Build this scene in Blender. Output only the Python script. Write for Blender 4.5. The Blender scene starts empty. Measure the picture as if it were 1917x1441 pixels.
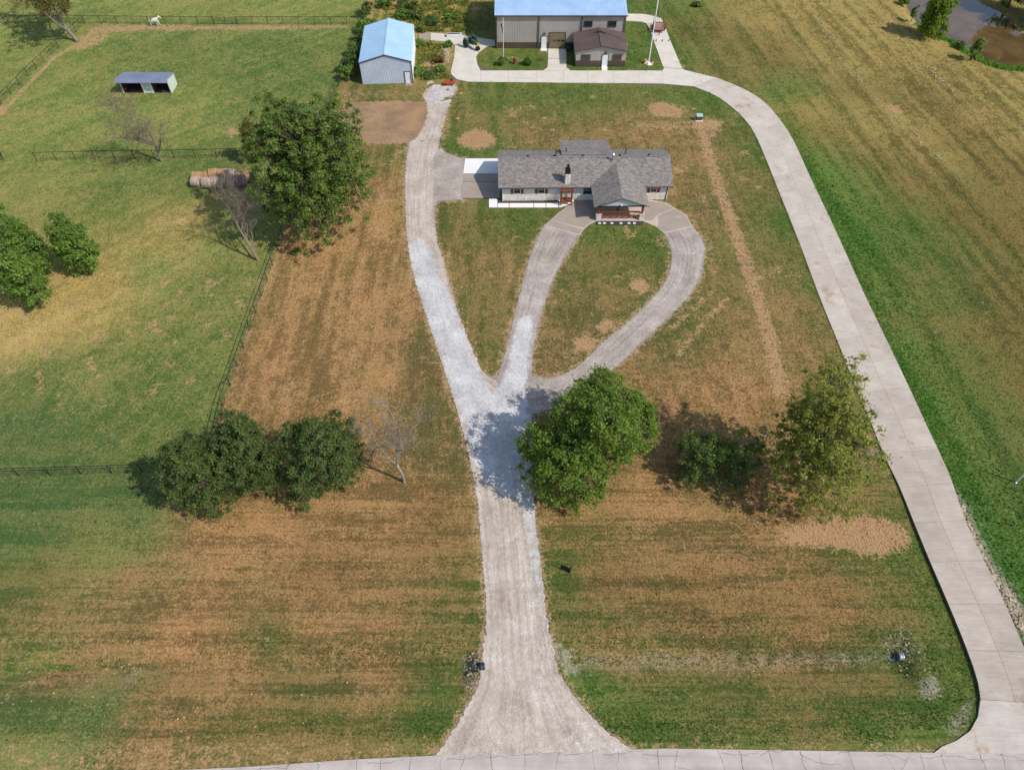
import bpy, bmesh, math, random
import numpy as np
from mathutils import Vector, Matrix
R = math.radians
random.seed(7); rng = np.random.default_rng(7)
scn = bpy.context.scene
COL = scn.collection
# ---------------------------------------------------------------- camera
CAM_H, PITCH, FPX, CX, CY = 60.0, R(51), 1329.0, 958.5, 720.5
cam = bpy.data.cameras.new('camera'); camo = bpy.data.objects.new('camera', cam); COL.objects.link(camo)
camo.location = (0, 0, CAM_H); camo.rotation_euler = (math.pi/2-PITCH, 0, 0)
cam.sensor_width = 36.0; cam.sensor_fit = 'HORIZONTAL'; cam.lens = 36.0*FPX/1917.0
cam.clip_start = 1.0; cam.clip_end = 6000
scn.camera = camo
# ---------------------------------------------------------------- light
SUN_EL, SUN_AZ = R(46), R(27)            # sun stands to the right, a little towards the viewer
sun_dir = Vector((math.cos(SUN_EL)*math.cos(SUN_AZ), -math.cos(SUN_EL)*math.sin(SUN_AZ), math.sin(SUN_EL)))
w = bpy.data.worlds.new('World'); scn.world = w; w.use_nodes = True
nt = w.node_tree; bg = nt.nodes['Background']
sky = nt.nodes.new('ShaderNodeTexSky'); sky.sky_type = 'NISHITA'; sky.sun_disc = False
sky.sun_elevation = SUN_EL; sky.sun_rotation = math.atan2(sun_dir.x, sun_dir.y)
nt.links.new(sky.outputs[0], bg.inputs[0]); bg.inputs[1].default_value = 0.15
sl = bpy.data.lights.new('sun', 'SUN'); sl.energy = 3.7; sl.angle = R(0.6); sl.color = (1.0, 0.965, 0.91)
slo = bpy.data.objects.new('sun', sl); COL.objects.link(slo)
slo.rotation_euler = sun_dir.to_track_quat('Z', 'Y').to_euler(); slo.location = (60, -40, 90)
scn.view_settings.view_transform = 'Standard'; scn.view_settings.look = 'None'
scn.view_settings.gamma = 1.0; scn.view_settings.use_curve_mapping = False
scn.view_settings.exposure = 0.0
# ---------------------------------------------------------------- survey: photo point -> place on the ground
_s, _c = math.sin(PITCH), math.cos(PITCH)
def P(u, v, z=0.0):
    a = (u-CX)/FPX; b = (v-CY)/FPX
    k = (CAM_H-z)/(_s+b*_c)
    return Vector((a*k, (_c-b*_s)*k, z))
def G(pts, z=0.0): return [P(u, v, z) for u, v in pts]
def pix(x, y, z):
    z = z-CAM_H; d = y*_c-z*_s
    return CX+FPX*x/d, CY-FPX*(y*_s+z*_c)/d
# ---------------------------------------------------------------- mesh helpers
def lin(c):
    return tuple(((x/255)/12.92 if x/255 <= .04045 else ((x/255+.055)/1.055)**2.4) for x in c)
class MB:
    def __init__(s): s.v = []; s.f = []
    def add(s, vs, fs):
        o = len(s.v); s.v += [tuple(x) for x in vs]; s.f += [tuple(i+o for i in f) for f in fs]; return s
    def box(s, x0, x1, y0, y1, z0, z1):
        return s.add([(x0,y0,z0),(x1,y0,z0),(x1,y1,z0),(x0,y1,z0),(x0,y0,z1),(x1,y0,z1),(x1,y1,z1),(x0,y1,z1)],
                     [(3,2,1,0),(4,5,6,7),(0,1,5,4),(1,2,6,5),(2,3,7,6),(3,0,4,7)])
    def hexa(s, b, t):
        n = len(b)
        return s.add(list(b)+list(t), [tuple(range(n-1,-1,-1)), tuple(range(n,2*n))]+[(i,(i+1)%n,(i+1)%n+n,i+n) for i in range(n)])
    def tube(s, p, q, r0, r1=None, n=8, caps=True):
        r1 = r0 if r1 is None else r1
        p, q = Vector(p), Vector(q); d = q-p
        if d.length < 1e-6: return s
        d.normalize(); a = d.orthogonal().normalized(); b = d.cross(a)
        vs = []
        for c, r in ((p, r0), (q, r1)):
            for i in range(n):
                t = 2*math.pi*i/n; vs.append(c+(a*math.cos(t)+b*math.sin(t))*r)
        fs = [(i,(i+1)%n,(i+1)%n+n,i+n) for i in range(n)]
        if caps: fs += [tuple(range(n-1,-1,-1)), tuple(range(n,2*n))]
        return s.add(vs, fs)
    def path(s, pts, rs, n=5):
        pts = [Vector(p) for p in pts]; m = len(pts); vs = []
        for i, p in enumerate(pts):
            d = (pts[min(i+1,m-1)]-pts[max(i-1,0)]).normalized()
            a = d.cross(Vector((.13,.31,.94)))
            if a.length < .05: a = d.cross(Vector((1,0,0)))
            a.normalize(); b = d.cross(a)
            for k in range(n):
                t = 2*math.pi*k/n; vs.append(p+(a*math.cos(t)+b*math.sin(t))*rs[i])
        fs = [(i*n+k, i*n+(k+1)%n, (i+1)*n+(k+1)%n, (i+1)*n+k) for i in range(m-1) for k in range(n)]
        fs.append(tuple((m-1)*n+k for k in range(n)))
        return s.add(vs, fs)
    def lathe(s, prof, n=16, M=None):
        vs = []; m = len(prof)
        for r, z in prof:
            for k in range(n):
                t = 2*math.pi*k/n; v = Vector((r*math.cos(t), r*math.sin(t), z)); vs.append(M@v if M else v)
        fs = [(i*n+k, i*n+(k+1)%n, (i+1)*n+(k+1)%n, (i+1)*n+k) for i in range(m-1) for k in range(n)]
        if prof[0][0] > 1e-4: fs.append(tuple(range(n-1,-1,-1)))
        if prof[-1][0] > 1e-4: fs.append(tuple((m-1)*n+k for k in range(n)))
        return s.add(vs, fs)
    def mesh(s, name):
        me = bpy.data.meshes.new(name); me.from_pydata(s.v, [], s.f); me.validate(); me.update(); return me
    def build(s, name, m, parent=None, smooth=False, loc=None, rz=0, bevel=0):
        me = s.mesh(name)
        if bevel:
            bm = bmesh.new(); bm.from_mesh(me)
            bmesh.ops.bevel(bm, geom=[e for e in bm.edges if e.is_manifold and e.calc_face_angle(0) > .6], offset=bevel, segments=2, affect='EDGES', profile=.5)
            bm.to_mesh(me); bm.free()
        me.materials.append(m)
        if smooth: me.polygons.foreach_set('use_smooth', [True]*len(me.polygons))
        return link(name, me, parent, loc, rz)
def link(name, me, parent=None, loc=None, rz=0):
    o = bpy.data.objects.new(name, me); COL.objects.link(o)
    if parent: o.parent = parent
    if loc is not None: o.location = loc
    if rz: o.rotation_euler[2] = rz
    return o
def tag(o, label=None, cat=None, group=None, kind=None):
    if label: o['label'] = label
    if cat: o['category'] = cat
    if group: o['group'] = group
    if kind: o['kind'] = kind
    return o
def thing(name, label, cat, loc=(0,0,0), rz=0, group=None):
    o = bpy.data.objects.new(name, None); COL.objects.link(o); o.location = loc; o.rotation_euler[2] = rz
    o.empty_display_size = .3
    return tag(o, label, cat, group)
def np_mesh(name, V, F, mat_, parent=None, smooth=False):
    me = bpy.data.meshes.new(name); V = np.asarray(V, np.float32); F = np.asarray(F, np.int32); k = F.shape[1]
    me.vertices.add(len(V)); me.vertices.foreach_set('co', V.ravel())
    me.loops.add(F.size); me.loops.foreach_set('vertex_index', F.ravel())
    me.polygons.add(len(F)); me.polygons.foreach_set('loop_start', np.arange(0, F.size, k, dtype=np.int32))
    me.update(calc_edges=True); me.materials.append(mat_)
    if smooth: me.polygons.foreach_set('use_smooth', np.ones(len(F), bool))
    return link(name, me, parent)
def col_attr(me, name, rgba, domain='POINT'):
    a = me.color_attributes.new(name, 'FLOAT_COLOR', domain); a.data.foreach_set('color', np.asarray(rgba, np.float32).ravel())
# ---------------------------------------------------------------- numpy noise
def vnoise(x, y, scale, seed, octs=4, rough=.55):
    out = np.zeros_like(x, dtype=float); amp = 1; tot = 0; sc = 1/scale
    for o in range(octs):
        g = np.random.default_rng(seed*31+o).random((256, 256))
        X, Y = x*sc+17.3*o+500, y*sc+9.1*o+500
        xi, yi = np.floor(X).astype(int), np.floor(Y).astype(int); fx, fy = X-xi, Y-yi
        fx, fy = fx*fx*(3-2*fx), fy*fy*(3-2*fy)
        a, b, c, d = g[xi % 256, yi % 256], g[(xi+1) % 256, yi % 256], g[xi % 256, (yi+1) % 256], g[(xi+1) % 256, (yi+1) % 256]
        out += amp*((a*(1-fx)+b*fx)*(1-fy)+(c*(1-fx)+d*fx)*fy); tot += amp; amp *= rough; sc *= 2
    return out/tot
def inpoly(x, y, poly):
    r = np.zeros(x.shape, bool); n = len(poly)
    for i in range(n):
        x0, y0 = poly[i][:2]; x1, y1 = poly[(i+1) % n][:2]
        if y0 == y1: continue
        r ^= ((y0 > y) != (y1 > y)) & (x < (x1-x0)*(y-y0)/(y1-y0)+x0)
    return r
def dline(x, y, pts, closed=False):
    d = np.full(x.shape, 1e9); n = len(pts)
    for i in range(n if closed else n-1):
        x0, y0 = pts[i][:2]; x1, y1 = pts[(i+1) % n][:2]; dx, dy = x1-x0, y1-y0; L = dx*dx+dy*dy+1e-9
        t = np.clip(((x-x0)*dx+(y-y0)*dy)/L, 0, 1); d = np.minimum(d, np.hypot(x-x0-t*dx, y-y0-t*dy))
    return d
def sstep(a, b, x): t = np.clip((x-a)/(b-a), 0, 1); return t*t*(3-2*t)
# ---------------------------------------------------------------- materials
class NT:
    def __init__(s, name):
        m = bpy.data.materials.new(name); m.use_nodes = True; s.m = m; s.t = m.node_tree; s.b = s.t.nodes['Principled BSDF']
        s.b.inputs['Roughness'].default_value = .85
    def n(s, typ, **kw):
        nd = s.t.nodes.new('ShaderNode'+typ)
        for k, v in kw.items():
            if k in nd.inputs.keys() if isinstance(k, str) else False: nd.inputs[k].default_value = v
            else: setattr(nd, k, v)
        return nd
    def l(s, a, b): s.t.links.new(a, b)
    def pos(s, scale=(1,1,1), rot=(0,0,0)):
        g = s.n('TexCoord'); mp = s.n('Mapping'); mp.inputs['Scale'].default_value = scale; mp.inputs['Rotation'].default_value = rot
        s.l(g.outputs['Object'], mp.inputs[0]); return mp.outputs[0]
    def noise(s, scale, detail=4, rough=.6, vec=None, dist=0):
        nd = s.n('TexNoise'); nd.inputs['Scale'].default_value = scale; nd.inputs['Detail'].default_value = detail
        nd.inputs['Roughness'].default_value = rough; nd.inputs['Distortion'].default_value = dist
        s.l(vec if vec is not None else s.pos(), nd.inputs['Vector']); return nd.outputs[0]
    def ramp(s, fac, stops):
        r = s.n('ValToRGB'); e = r.color_ramp.elements
        e[0].position, e[0].color = stops[0][0], (*stops[0][1], 1); e[1].position, e[1].color = stops[-1][0], (*stops[-1][1], 1)
        for p, c in stops[1:-1]: x = e.new(p); x.color = (*c, 1)
        s.l(fac, r.inputs[0]); return r.outputs[0]
    def math(s, op, a, b=0, clamp=False):
        nd = s.n('Math'); nd.operation = op; nd.use_clamp = clamp
        for i, x in enumerate((a, b)):
            if isinstance(x, (int, float)): nd.inputs[i].default_value = x
            else: s.l(x, nd.inputs[i])
        return nd.outputs[0]
    def mix(s, f, a, b, mode='MIX'):
        nd = s.n('Mix'); nd.data_type = 'RGBA'; nd.blend_type = mode
        for sock, x in ((nd.inputs[0], f), (nd.inputs[6], a), (nd.inputs[7], b)):
            if isinstance(x, (int, float)): sock.default_value = x
            elif isinstance(x, tuple): sock.default_value = (*x, 1)
            else: s.l(x, sock)
        return nd.outputs[2]
    def smooth(s, x, a, b):
        nd = s.n('MapRange'); nd.interpolation_type = 'SMOOTHSTEP'; s.l(x, nd.inputs[0]); nd.inputs[1].default_value = a; nd.inputs[2].default_value = b
        return nd.outputs[0]
    def bump(s, h, strength=.4, dist=.05):
        b = s.n('Bump'); b.inputs['Strength'].default_value = strength; b.inputs['Distance'].default_value = dist
        s.l(h, b.inputs['Height']); s.l(b.outputs[0], s.b.inputs['Normal'])
    def color(s, c): s.l(c, s.b.inputs['Base Color'])
def plain(name, c, c2=None, scale=3, rough=.8, metal=0, bump=0, bscale=None, stretch=(1,1,1), spec=.3):
    n = NT(name); c2 = c2 or tuple(x*.78 for x in c); v = n.pos(stretch)
    f = n.noise(scale, 6, .65, v); f2 = n.noise(scale*7, 3, .6, v)
    k = n.math('ADD', n.math('MULTIPLY', f, .7), n.math('MULTIPLY', f2, .3))
    n.color(n.ramp(k, [(.34, lin(c2)), (.66, lin(c))]))
    n.b.inputs['Roughness'].default_value = rough; n.b.inputs['Metallic'].default_value = metal; n.b.inputs['Specular IOR Level'].default_value = spec
    if bump: n.bump(n.noise(bscale or scale*5, 5, .7, v), bump, .04)
    return n.m
M = {}
def gravel_mat(name, c1, c2, c3, tracks=True):
    n = NT(name); big = n.noise(.35, 5, .6); mid = n.noise(2.2, 5, .7); fine = n.noise(14, 4, .75)
    vo = n.n('TexVoronoi'); vo.inputs['Scale'].default_value = 9; n.l(n.pos(), vo.inputs['Vector'])
    k = n.math('ADD', n.math('MULTIPLY', big, .45), n.math('ADD', n.math('MULTIPLY', mid, .3), n.math('MULTIPLY', fine, .25)))
    c = n.ramp(k, [(.36, lin(c1)), (.5, lin(c2)), (.64, lin(c3))])
    sp = n.ramp(vo.outputs['Color'], [(.1, (.72,.72,.72)), (.9, (1.15,1.15,1.15))])
    c = n.mix(.55, c, sp, 'MULTIPLY')
    if tracks:
        uvn = n.n('UVMap'); mp = n.n('Mapping'); mp.inputs['Scale'].default_value = (16, .09, 1); n.l(uvn.outputs[0], mp.inputs[0])
        tk = n.noise(1, 4, .7, mp.outputs[0], .15); c = n.mix(.8, c, n.ramp(tk, [(.36, (.74,.73,.72)), (.5, (1,1,1)), (.64, (1.18,1.18,1.18))]), 'MULTIPLY')
        fa = n.n('Attribute'); fa.attribute_name = 'fresh'; fs = n.n('SeparateColor'); n.l(fa.outputs['Color'], fs.inputs[0])
        ff = n.smooth(n.math('ADD', fs.outputs[0], n.math('MULTIPLY', n.math('SUBTRACT', n.noise(1.1, 6, .75), .5), 1.6)), .30, .70)
        fr = n.mix(.6, n.ramp(k, [(.38, lin((168,162,158))), (.5, lin((200,195,191))), (.62, lin((224,220,217)))]), sp, 'MULTIPLY'); fr = n.mix(.35, fr, n.ramp(tk, [(.36, (.8,.79,.78)), (.64, (1.1,1.1,1.1))]), 'MULTIPLY')
        c = n.mix(ff, c, fr)
    n.color(c); n.b.inputs['Roughness'].default_value = .95
    n.bump(n.math('ADD', fine, vo.outputs['Distance']), .5, .04); return n.m
M['gravel'] = gravel_mat('compacted_gravel', (164,146,130), (190,174,158), (212,200,188))
M['gravel_dark'] = gravel_mat('weathered_gravel', (142,128,116), (172,158,146), (200,188,178))
M['gravel_fresh'] = gravel_mat('fresh_crushed_stone', (182,178,178), (206,202,202), (226,224,224))
M['gravel_pad'] = gravel_mat('old_pad', (120,100,80), (158,126,92), (184,146,104))
M['dirt'] = gravel_mat('bare_dirt', (166,122,86), (190,142,102), (208,162,120))
def concrete_mat(name, c1, c2, stain, streak=.0):
    n = NT(name); a = n.noise(.5, 6, .65); b = n.noise(2.2, 6, .7, n.pos((.35, 2.4, 1))); f = n.noise(25, 3, .7)
    k = n.math('ADD', n.math('MULTIPLY', a, .4), n.math('ADD', n.math('MULTIPLY', b, .4), n.math('MULTIPLY', f, .2)))
    c = n.ramp(k, [(.36, lin(c2)), (.62, lin(c1))])
    st = n.smooth(n.noise(.2, 6, .75), .56, .66); c = n.mix(n.math('MULTIPLY', st, .7), c, lin(stain))
    oi = n.n('ObjectInfo'); c = n.mix(1.0, c, oi.outputs['Color'], 'MULTIPLY')
    n.color(c); n.b.inputs['Roughness'].default_value = .85; n.bump(f, .12, .02); return n.m
M['concrete'] = concrete_mat('driveway_concrete', (204,192,179), (170,158,145), (164,134,102))
M['concrete_pale'] = concrete_mat('yard_concrete', (222,212,196), (194,184,168), (190,168,138))
M['concrete_new'] = concrete_mat('new_concrete', (242,238,232), (228,222,214), (232,226,216))
M['concrete_old'] = concrete_mat('old_concrete', (176,160,144), (146,132,118), (136,118,104))
M['concrete_edge'] = concrete_mat('pale_concrete_edge', (206,184,168), (186,164,148), (170,150,134))
M['dirt_dark'] = gravel_mat('trench_dirt', (112,90,66), (138,112,84), (160,134,104), False)
M['joint'] = plain('joint_filler', (120,104,92), rough=1)
# ---- asphalt with a net of cracks
n = NT('cracked_asphalt'); d = n.n('TexNoise'); d.inputs['Scale'].default_value = 1.1; d.inputs['Detail'].default_value = 5; n.l(n.pos(), d.inputs['Vector'])
vv = n.n('VectorMath'); vv.operation = 'MULTIPLY_ADD'; n.l(d.outputs['Color'], vv.inputs[0]); vv.inputs[1].default_value = (1.6, 1.6, 0); n.l(n.pos((.42, .25, 1)), vv.inputs[2])
vo = n.n('TexVoronoi'); vo.feature = 'DISTANCE_TO_EDGE'; vo.inputs['Scale'].default_value = .8; n.l(vv.outputs[0], vo.inputs['Vector'])
f = n.noise(30, 3, .8); b_ = n.noise(.6, 5)
c = n.ramp(n.math('ADD', n.math('MULTIPLY', f, .5), n.math('MULTIPLY', b_, .5)), [(.35, lin((166,154,146))), (.65, lin((200,188,178)))])
tkr = n.noise(1.0, 4, .6, n.pos((.03, 1.1, 1))); n.color(n.mix(.7, c, n.ramp(tkr, [(.38, (.86,.85,.85)), (.62, (1.08,1.08,1.07))]), 'MULTIPLY')); n.bump(f, .2, .02); M['road'] = n.m; M['crack'] = plain('crack_fill', (84,74,68), (58,50,46), 6, 1)
# ---- the grassland
n = NT('grassland')
def at(nm):
    a = n.n('Attribute'); a.attribute_name = nm; return a
ca, cb, ax = at('cover_green'), at('cover_dry'), at('aux')
sx = n.n('SeparateColor'); n.l(ax.outputs['Color'], sx.inputs[0])
n1 = n.noise(1.3, 8, .72); n2 = n.noise(4.2, 6, .8); n3 = n.noise(11, 4, .85); n4 = n.noise(.16, 5, .65)
st = n.noise(2.6, 6, .75, n.pos((1.0, .3, 1), (0, 0, .35)))
def cen(x, k): return n.math('MULTIPLY', n.math('SUBTRACT', x, .5), k)
f = n.math('ADD', n.math('ADD', sx.outputs[0], cen(n1, 4.4)), n.math('ADD', cen(n2, 5.0), cen(st, 2.4)))
hs = n.noise(1, 5, .7, n.pos((.14, 3.0, 1))); vs_ = n.noise(1, 5, .7, n.pos((3.0, .14, 1)))
f = n.math('ADD', f, n.math('ADD', n.math('MULTIPLY', ax.outputs['Alpha'], cen(hs, 4.6)), n.math('MULTIPLY', n.math('SUBTRACT', 1, ax.outputs['Alpha']), cen(vs_, 1.7))))
f = n.smooth(f, -.5, 1.5)
c = n.mix(f, ca.outputs['Color'], cb.outputs['Color'])
hue = n.ramp(n4, [(.35, (.92,1.0,.92)), (.65, (1.08,1.0,1.04))]); c = n.mix(.8, c, hue, 'MULTIPLY')
val = n.ramp(n.math('ADD', n.math('MULTIPLY', n3, .55), n.math('MULTIPLY', n2, .45)), [(.36, (.46,.47,.46)), (.5, (1,1,1)), (.64, (1.55,1.52,1.46))])
c = n.mix(.9, c, val, 'MULTIPLY')
sf = n.math('ADD', sx.outputs[1], n.math('ADD', cen(n1, 2.2), cen(n2, 2.0)))
sf = n.math('MULTIPLY', n.smooth(sf, .25, .72), .9)
soil = n.ramp(n.math('ADD', n.math('MULTIPLY', n2, .5), n.math('MULTIPLY', n3, .5)), [(.36, lin((140,108,74))), (.5, lin((180,142,102))), (.64, lin((212,176,136)))])
c = n.mix(sf, c, soil)
gf = n.math('MULTIPLY', n.smooth(n.math('ADD', sx.outputs[2], n.math('ADD', cen(n1, 1.2), cen(n3, 1.4))), .3, .75), .8)
grv = n.ramp(n.math('ADD', n.math('MULTIPLY', n2, .4), n.math('MULTIPLY', n3, .6)), [(.36, lin((96,90,76))), (.5, lin((156,144,124))), (.64, lin((206,196,178)))])
c = n.mix(gf, c, grv); n.color(c)
n.b.inputs['Roughness'].default_value = .95; n.b.inputs['Specular IOR Level'].default_value = .1
n.bump(n.math('ADD', n2, n.math('MULTIPLY', n3, .7)), .75, .12); M['ground'] = n.m
# ---- water
n = NT('muddy_pond'); k = n.noise(.25, 4); n.color(n.ramp(k, [(.4, lin((92,72,44))), (.6, lin((112,88,56)))]))
n.b.inputs['Roughness'].default_value = .03; n.b.inputs['Specular IOR Level'].default_value = .9; n.bump(n.noise(3, 3), .03, .02); M['water'] = n.m
# ---- leaves
def leaf_mat(name, c, var=1.0, trans=.5):
    n = NT(name); a = n.n('Attribute'); a.attribute_name = 'tint'
    sep = n.n('SeparateColor'); n.l(a.outputs['Color'], sep.inputs[0])
    L = lin(c); dk = tuple(x*.62 for x in L); lt = (min(1, L[0]*1.75), min(1, L[1]*1.5), L[2]*1.35)
    col = n.ramp(sep.outputs[0], [(0, dk), (.5, L), (1, lt)])
    br = n.mix(n.math('MULTIPLY', n.smooth(sep.outputs[1], .9, 1.0), .5*var), col, lin((138,104,60)))
    n.color(br); n.b.inputs['Roughness'].default_value = .6; n.b.inputs['Specular IOR Level'].default_value = .25
    tr = n.n('BsdfTranslucent'); n.l(n.mix(.5, br, (L[0]*1.3, L[1]*1.5, L[2]*.6)), tr.inputs[0])
    mx = n.n('MixShader'); mx.inputs[0].default_value = trans
    out = n.t.nodes['Material Output']; n.l(n.b.outputs[0], mx.inputs[1]); n.l(tr.outputs[0], mx.inputs[2]); n.l(mx.outputs[0], out.inputs[0])
    return n.m
M['leaf_oak'] = leaf_mat('oak_leaves', (110,132,62), .4); M['leaf_elm'] = leaf_mat('elm_leaves', (116,142,60))
M['leaf_cedar'] = leaf_mat('dark_cedar_leaves', (98,118,64)); M['leaf_syc'] = leaf_mat('sycamore_leaves', (148,154,74), 1.2)
M['leaf_bright'] = leaf_mat('bright_leaves', (118,148,68)); M['leaf_willow'] = leaf_mat('willow_leaves', (120,142,44))
M['leaf_brown'] = leaf_mat('thin_brownish_leaves', (118,112,60), 1.6); M['leaf_shrub'] = leaf_mat('shrub_leaves', (106,130,68))
M['leaf_weed'] = leaf_mat('weed_blades', (122,132,60), .5); M['leaf_lush'] = leaf_mat('lush_grass_blades', (104,148,58), .4)
M['bark'] = plain('bark', (112,98,84), (70,58,48), 5, .95, bump=.6, stretch=(1,1,.3))
M['bark_pale'] = plain('weathered_dead_wood', (172,160,148), (108,96,86), 5, .9, bump=.4, stretch=(1,1,.3))
M['bark_grey'] = plain('grey_dead_bark', (152,138,124), (100,88,76), 5, .9, bump=.4)
M['bark_dark'] = plain('dark_bark', (72,60,50), (44,36,30), 5, .95, bump=.4)
# ---- building finishes
def metal_panel(name, c, c2, rough=.45):
    n = NT(name); k = n.noise(.4, 5); n.color(n.ramp(k, [(.35, lin(c2)), (.65, lin(c))])); n.b.inputs['Roughness'].default_value = rough
    n.b.inputs['Specular IOR Level'].default_value = .4; return n.m
M['barn_wall'] = metal_panel('ash_grey_panels', (178,168,160), (164,156,150)); M['barn_brown'] = metal_panel('brown_panels', (98,82,72), (86,72,64))
M['barn_roof'] = metal_panel('galvanised_roof', (176,200,226), (156,186,218), .30); M['office_roof'] = metal_panel('brown_roof', (112,96,90), (98,84,78), .4)
M['shed_wall'] = metal_panel('pale_blue_panels', (196,204,216), (180,190,204)); M['shed_roof'] = metal_panel('light_blue_roof', (176,206,228), (164,196,222), .35)
M['shed_white'] = metal_panel('white_panels', (230,232,234), (218,222,226)); M['trim_dark'] = plain('dark_trim', (62,66,74), rough=.5)
M['white_paint'] = plain('white_paint', (232,234,236), (218,220,224), 2, .5); M['door_tan'] = metal_panel('tan_sectional_door', (136,120,88), (120,104,76))
M['glass'] = plain('window_glass', (40,50,58), (26,34,40), 2, .08, spec=.8); M['wood'] = plain('stained_wood', (150,86,48), (110,60,32), 6, .6, bump=.2, stretch=(1,1,.25))
M['siding'] = plain('pale_siding', (206,210,214), (192,196,202), 1.2, .6); M['stone'] = plain('pale_fieldstone', (252,247,238), (208,194,176), 2.5, .9, bump=.4)
M['mortar'] = plain('mortar', (92,84,78), rough=1); M['mulch'] = plain('dark_mulch', (92,78,74), (58,48,48), 8, 1, bump=.8)
M['black'] = plain('black_metal', (34,36,40), (24,25,28), 3, .45); M['fence'] = plain('black_pipe', (38,44,44), (26,30,30), 3, .5)
M['steel'] = plain('galvanised_steel', (196,198,202), (170,172,178), 4, .3, .8); M['green_paint'] = plain('tractor_green', (44,112,58), (34,92,48), 3, .4)
M['yellow'] = plain('implement_yellow', (206,170,60), (180,144,48), 3, .5); M['rubber'] = plain('tyre_rubber', (70,60,54), (48,42,40), 6, .9)
M['red'] = plain('implement_red', (150,40,36), (112,32,30), 3, .5); M['orange'] = plain('rusty_orange', (196,88,50), (138,62,40), 4, .6)
M['rust'] = plain('rust', (112,56,44), (78,40,34), 4, .9); M['plank'] = plain('worn_planks', (170,146,130), (130,108,96), 4, .9)
M['hay'] = plain('golden_hay', (190,150,102), (150,114,74), 7, 1, bump=.8, bscale=14); M['hay_pale'] = plain('netted_pale_hay', (196,176,158), (160,138,120), 7, 1, bump=.6, bscale=14)
M['hay_grey'] = plain('weathered_grey_hay', (138,122,118), (98,84,84), 7, 1, bump=.7, bscale=14); M['tarp'] = plain('dark_tarp', (66,72,88), (44,48,60), 3, .45)
M['horse'] = plain('white_coat', (236,234,226), (214,210,200), 3, .7); M['hoof'] = plain('hoof', (90,80,72))
M['wood_dark'] = plain('inner_boards', (112,78,58), (76,52,40), 4, .9); M['shelter_wall'] = metal_panel('pale_sage_panels', (198,208,196), (186,198,186))
M['shelter_roof'] = metal_panel('slate_blue_roof', (128,134,158), (112,120,144)); M['rock'] = plain('rubble', (208,190,160), (112,98,80), 1.2, .95, bump=.5)
M['flag_red'] = plain('flag_red', (188,60,70)); M['flag_white'] = plain('flag_white', (236,232,234)); M['flag_blue'] = plain('flag_blue', (40,48,88))
M['navy'] = plain('navy_flag', (44,54,84), (32,40,66)); M['pvc'] = plain('blue_cap', (70,84,140))
M['terracotta'] = plain('flower_red', (196,60,60)); M['survey'] = plain('survey_orange', (240,120,80))
# shingles
n = NT('asphalt_shingles'); br = n.n('TexBrick'); br.inputs['Scale'].default_value = 1; br.inputs['Brick Width'].default_value = .32; br.inputs['Row Height'].default_value = .15
br.inputs['Mortar Size'].default_value = .006; br.inputs['Bias'].default_value = -.1
br.inputs['Color1'].default_value = (*lin((118,111,106)), 1); br.inputs['Color2'].default_value = (*lin((160,151,142)), 1); br.inputs['Mortar'].default_value = (*lin((82,76,76)), 1)
n.l(n.pos(), br.inputs['Vector']); k = n.noise(1.6, 6, .75); k2 = n.noise(12, 3, .8)
c = n.mix(.75, br.outputs['Color'], n.ramp(n.math('ADD', n.math('MULTIPLY', k, .5), n.math('MULTIPLY', k2, .5)), [(.34, (.66,.65,.66)), (.66, (1.28,1.24,1.2))]), 'MULTIPLY')
n.color(c); n.bump(n.math('ADD', br.outputs['Fac'], k2), .4, .03); M['shingle'] = n.m

# ================================================================ SETTING
def poly_densify(pts, step=.5, jit=0, seed=1, closed=True):
    r = random.Random(seed); out = []; n_ = len(pts)
    for i in range(n_ if closed else n_-1):
        a, b = Vector(pts[i][:2]), Vector(pts[(i+1) % n_][:2]); L = (b-a).length; k = max(1, int(L/step))
        nrm = Vector((-(b-a).y, (b-a).x)).normalized() if L else Vector((0,0))
        for j in range(k):
            p = a.lerp(b, j/k); out.append(p+nrm*r.uniform(-jit, jit))
    if not closed: out.append(Vector(pts[-1][:2]))
    return out
def smooth_line(pts, it=2):
    pts = [Vector(p[:2]) for p in pts]
    for _ in range(it):
        q = [pts[0]]
        for a, b in zip(pts[:-1], pts[1:]): q += [a.lerp(b, .25), a.lerp(b, .75)]
        pts = q+[pts[-1]]
    return pts
def sheet(name, pts, z, m, kind='structure', jit=0, step=.6, depth=0, parent=None, seed=1, zf=None):
    pts = poly_densify(pts, step, jit, seed) if step else [Vector(p[:2]) for p in pts]
    bm = bmesh.new(); vs = [bm.verts.new((p.x, p.y, z if zf is None else zf(p))) for p in pts]
    es = [bm.edges.new((vs[i], vs[(i+1) % len(vs)])) for i in range(len(vs))]
    bmesh.ops.triangle_fill(bm, use_beauty=True, edges=es, use_dissolve=False)
    bmesh.ops.recalc_face_normals(bm, faces=bm.faces)
    for f in bm.faces:
        if f.normal.z < 0: f.normal_flip()
    if depth:
        r = bmesh.ops.extrude_face_region(bm, geom=list(bm.faces), use_keep_orig=True)
        for v in [g for g in r['geom'] if isinstance(g, bmesh.types.BMVert)]: v.co.z -= depth
        bmesh.ops.recalc_face_normals(bm, faces=bm.faces)
    me = bpy.data.meshes.new(name); bm.to_mesh(me); bm.free(); me.materials.append(m)
    o = link(name, me, parent)
    if kind and not parent: o['kind'] = kind
    return o

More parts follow.
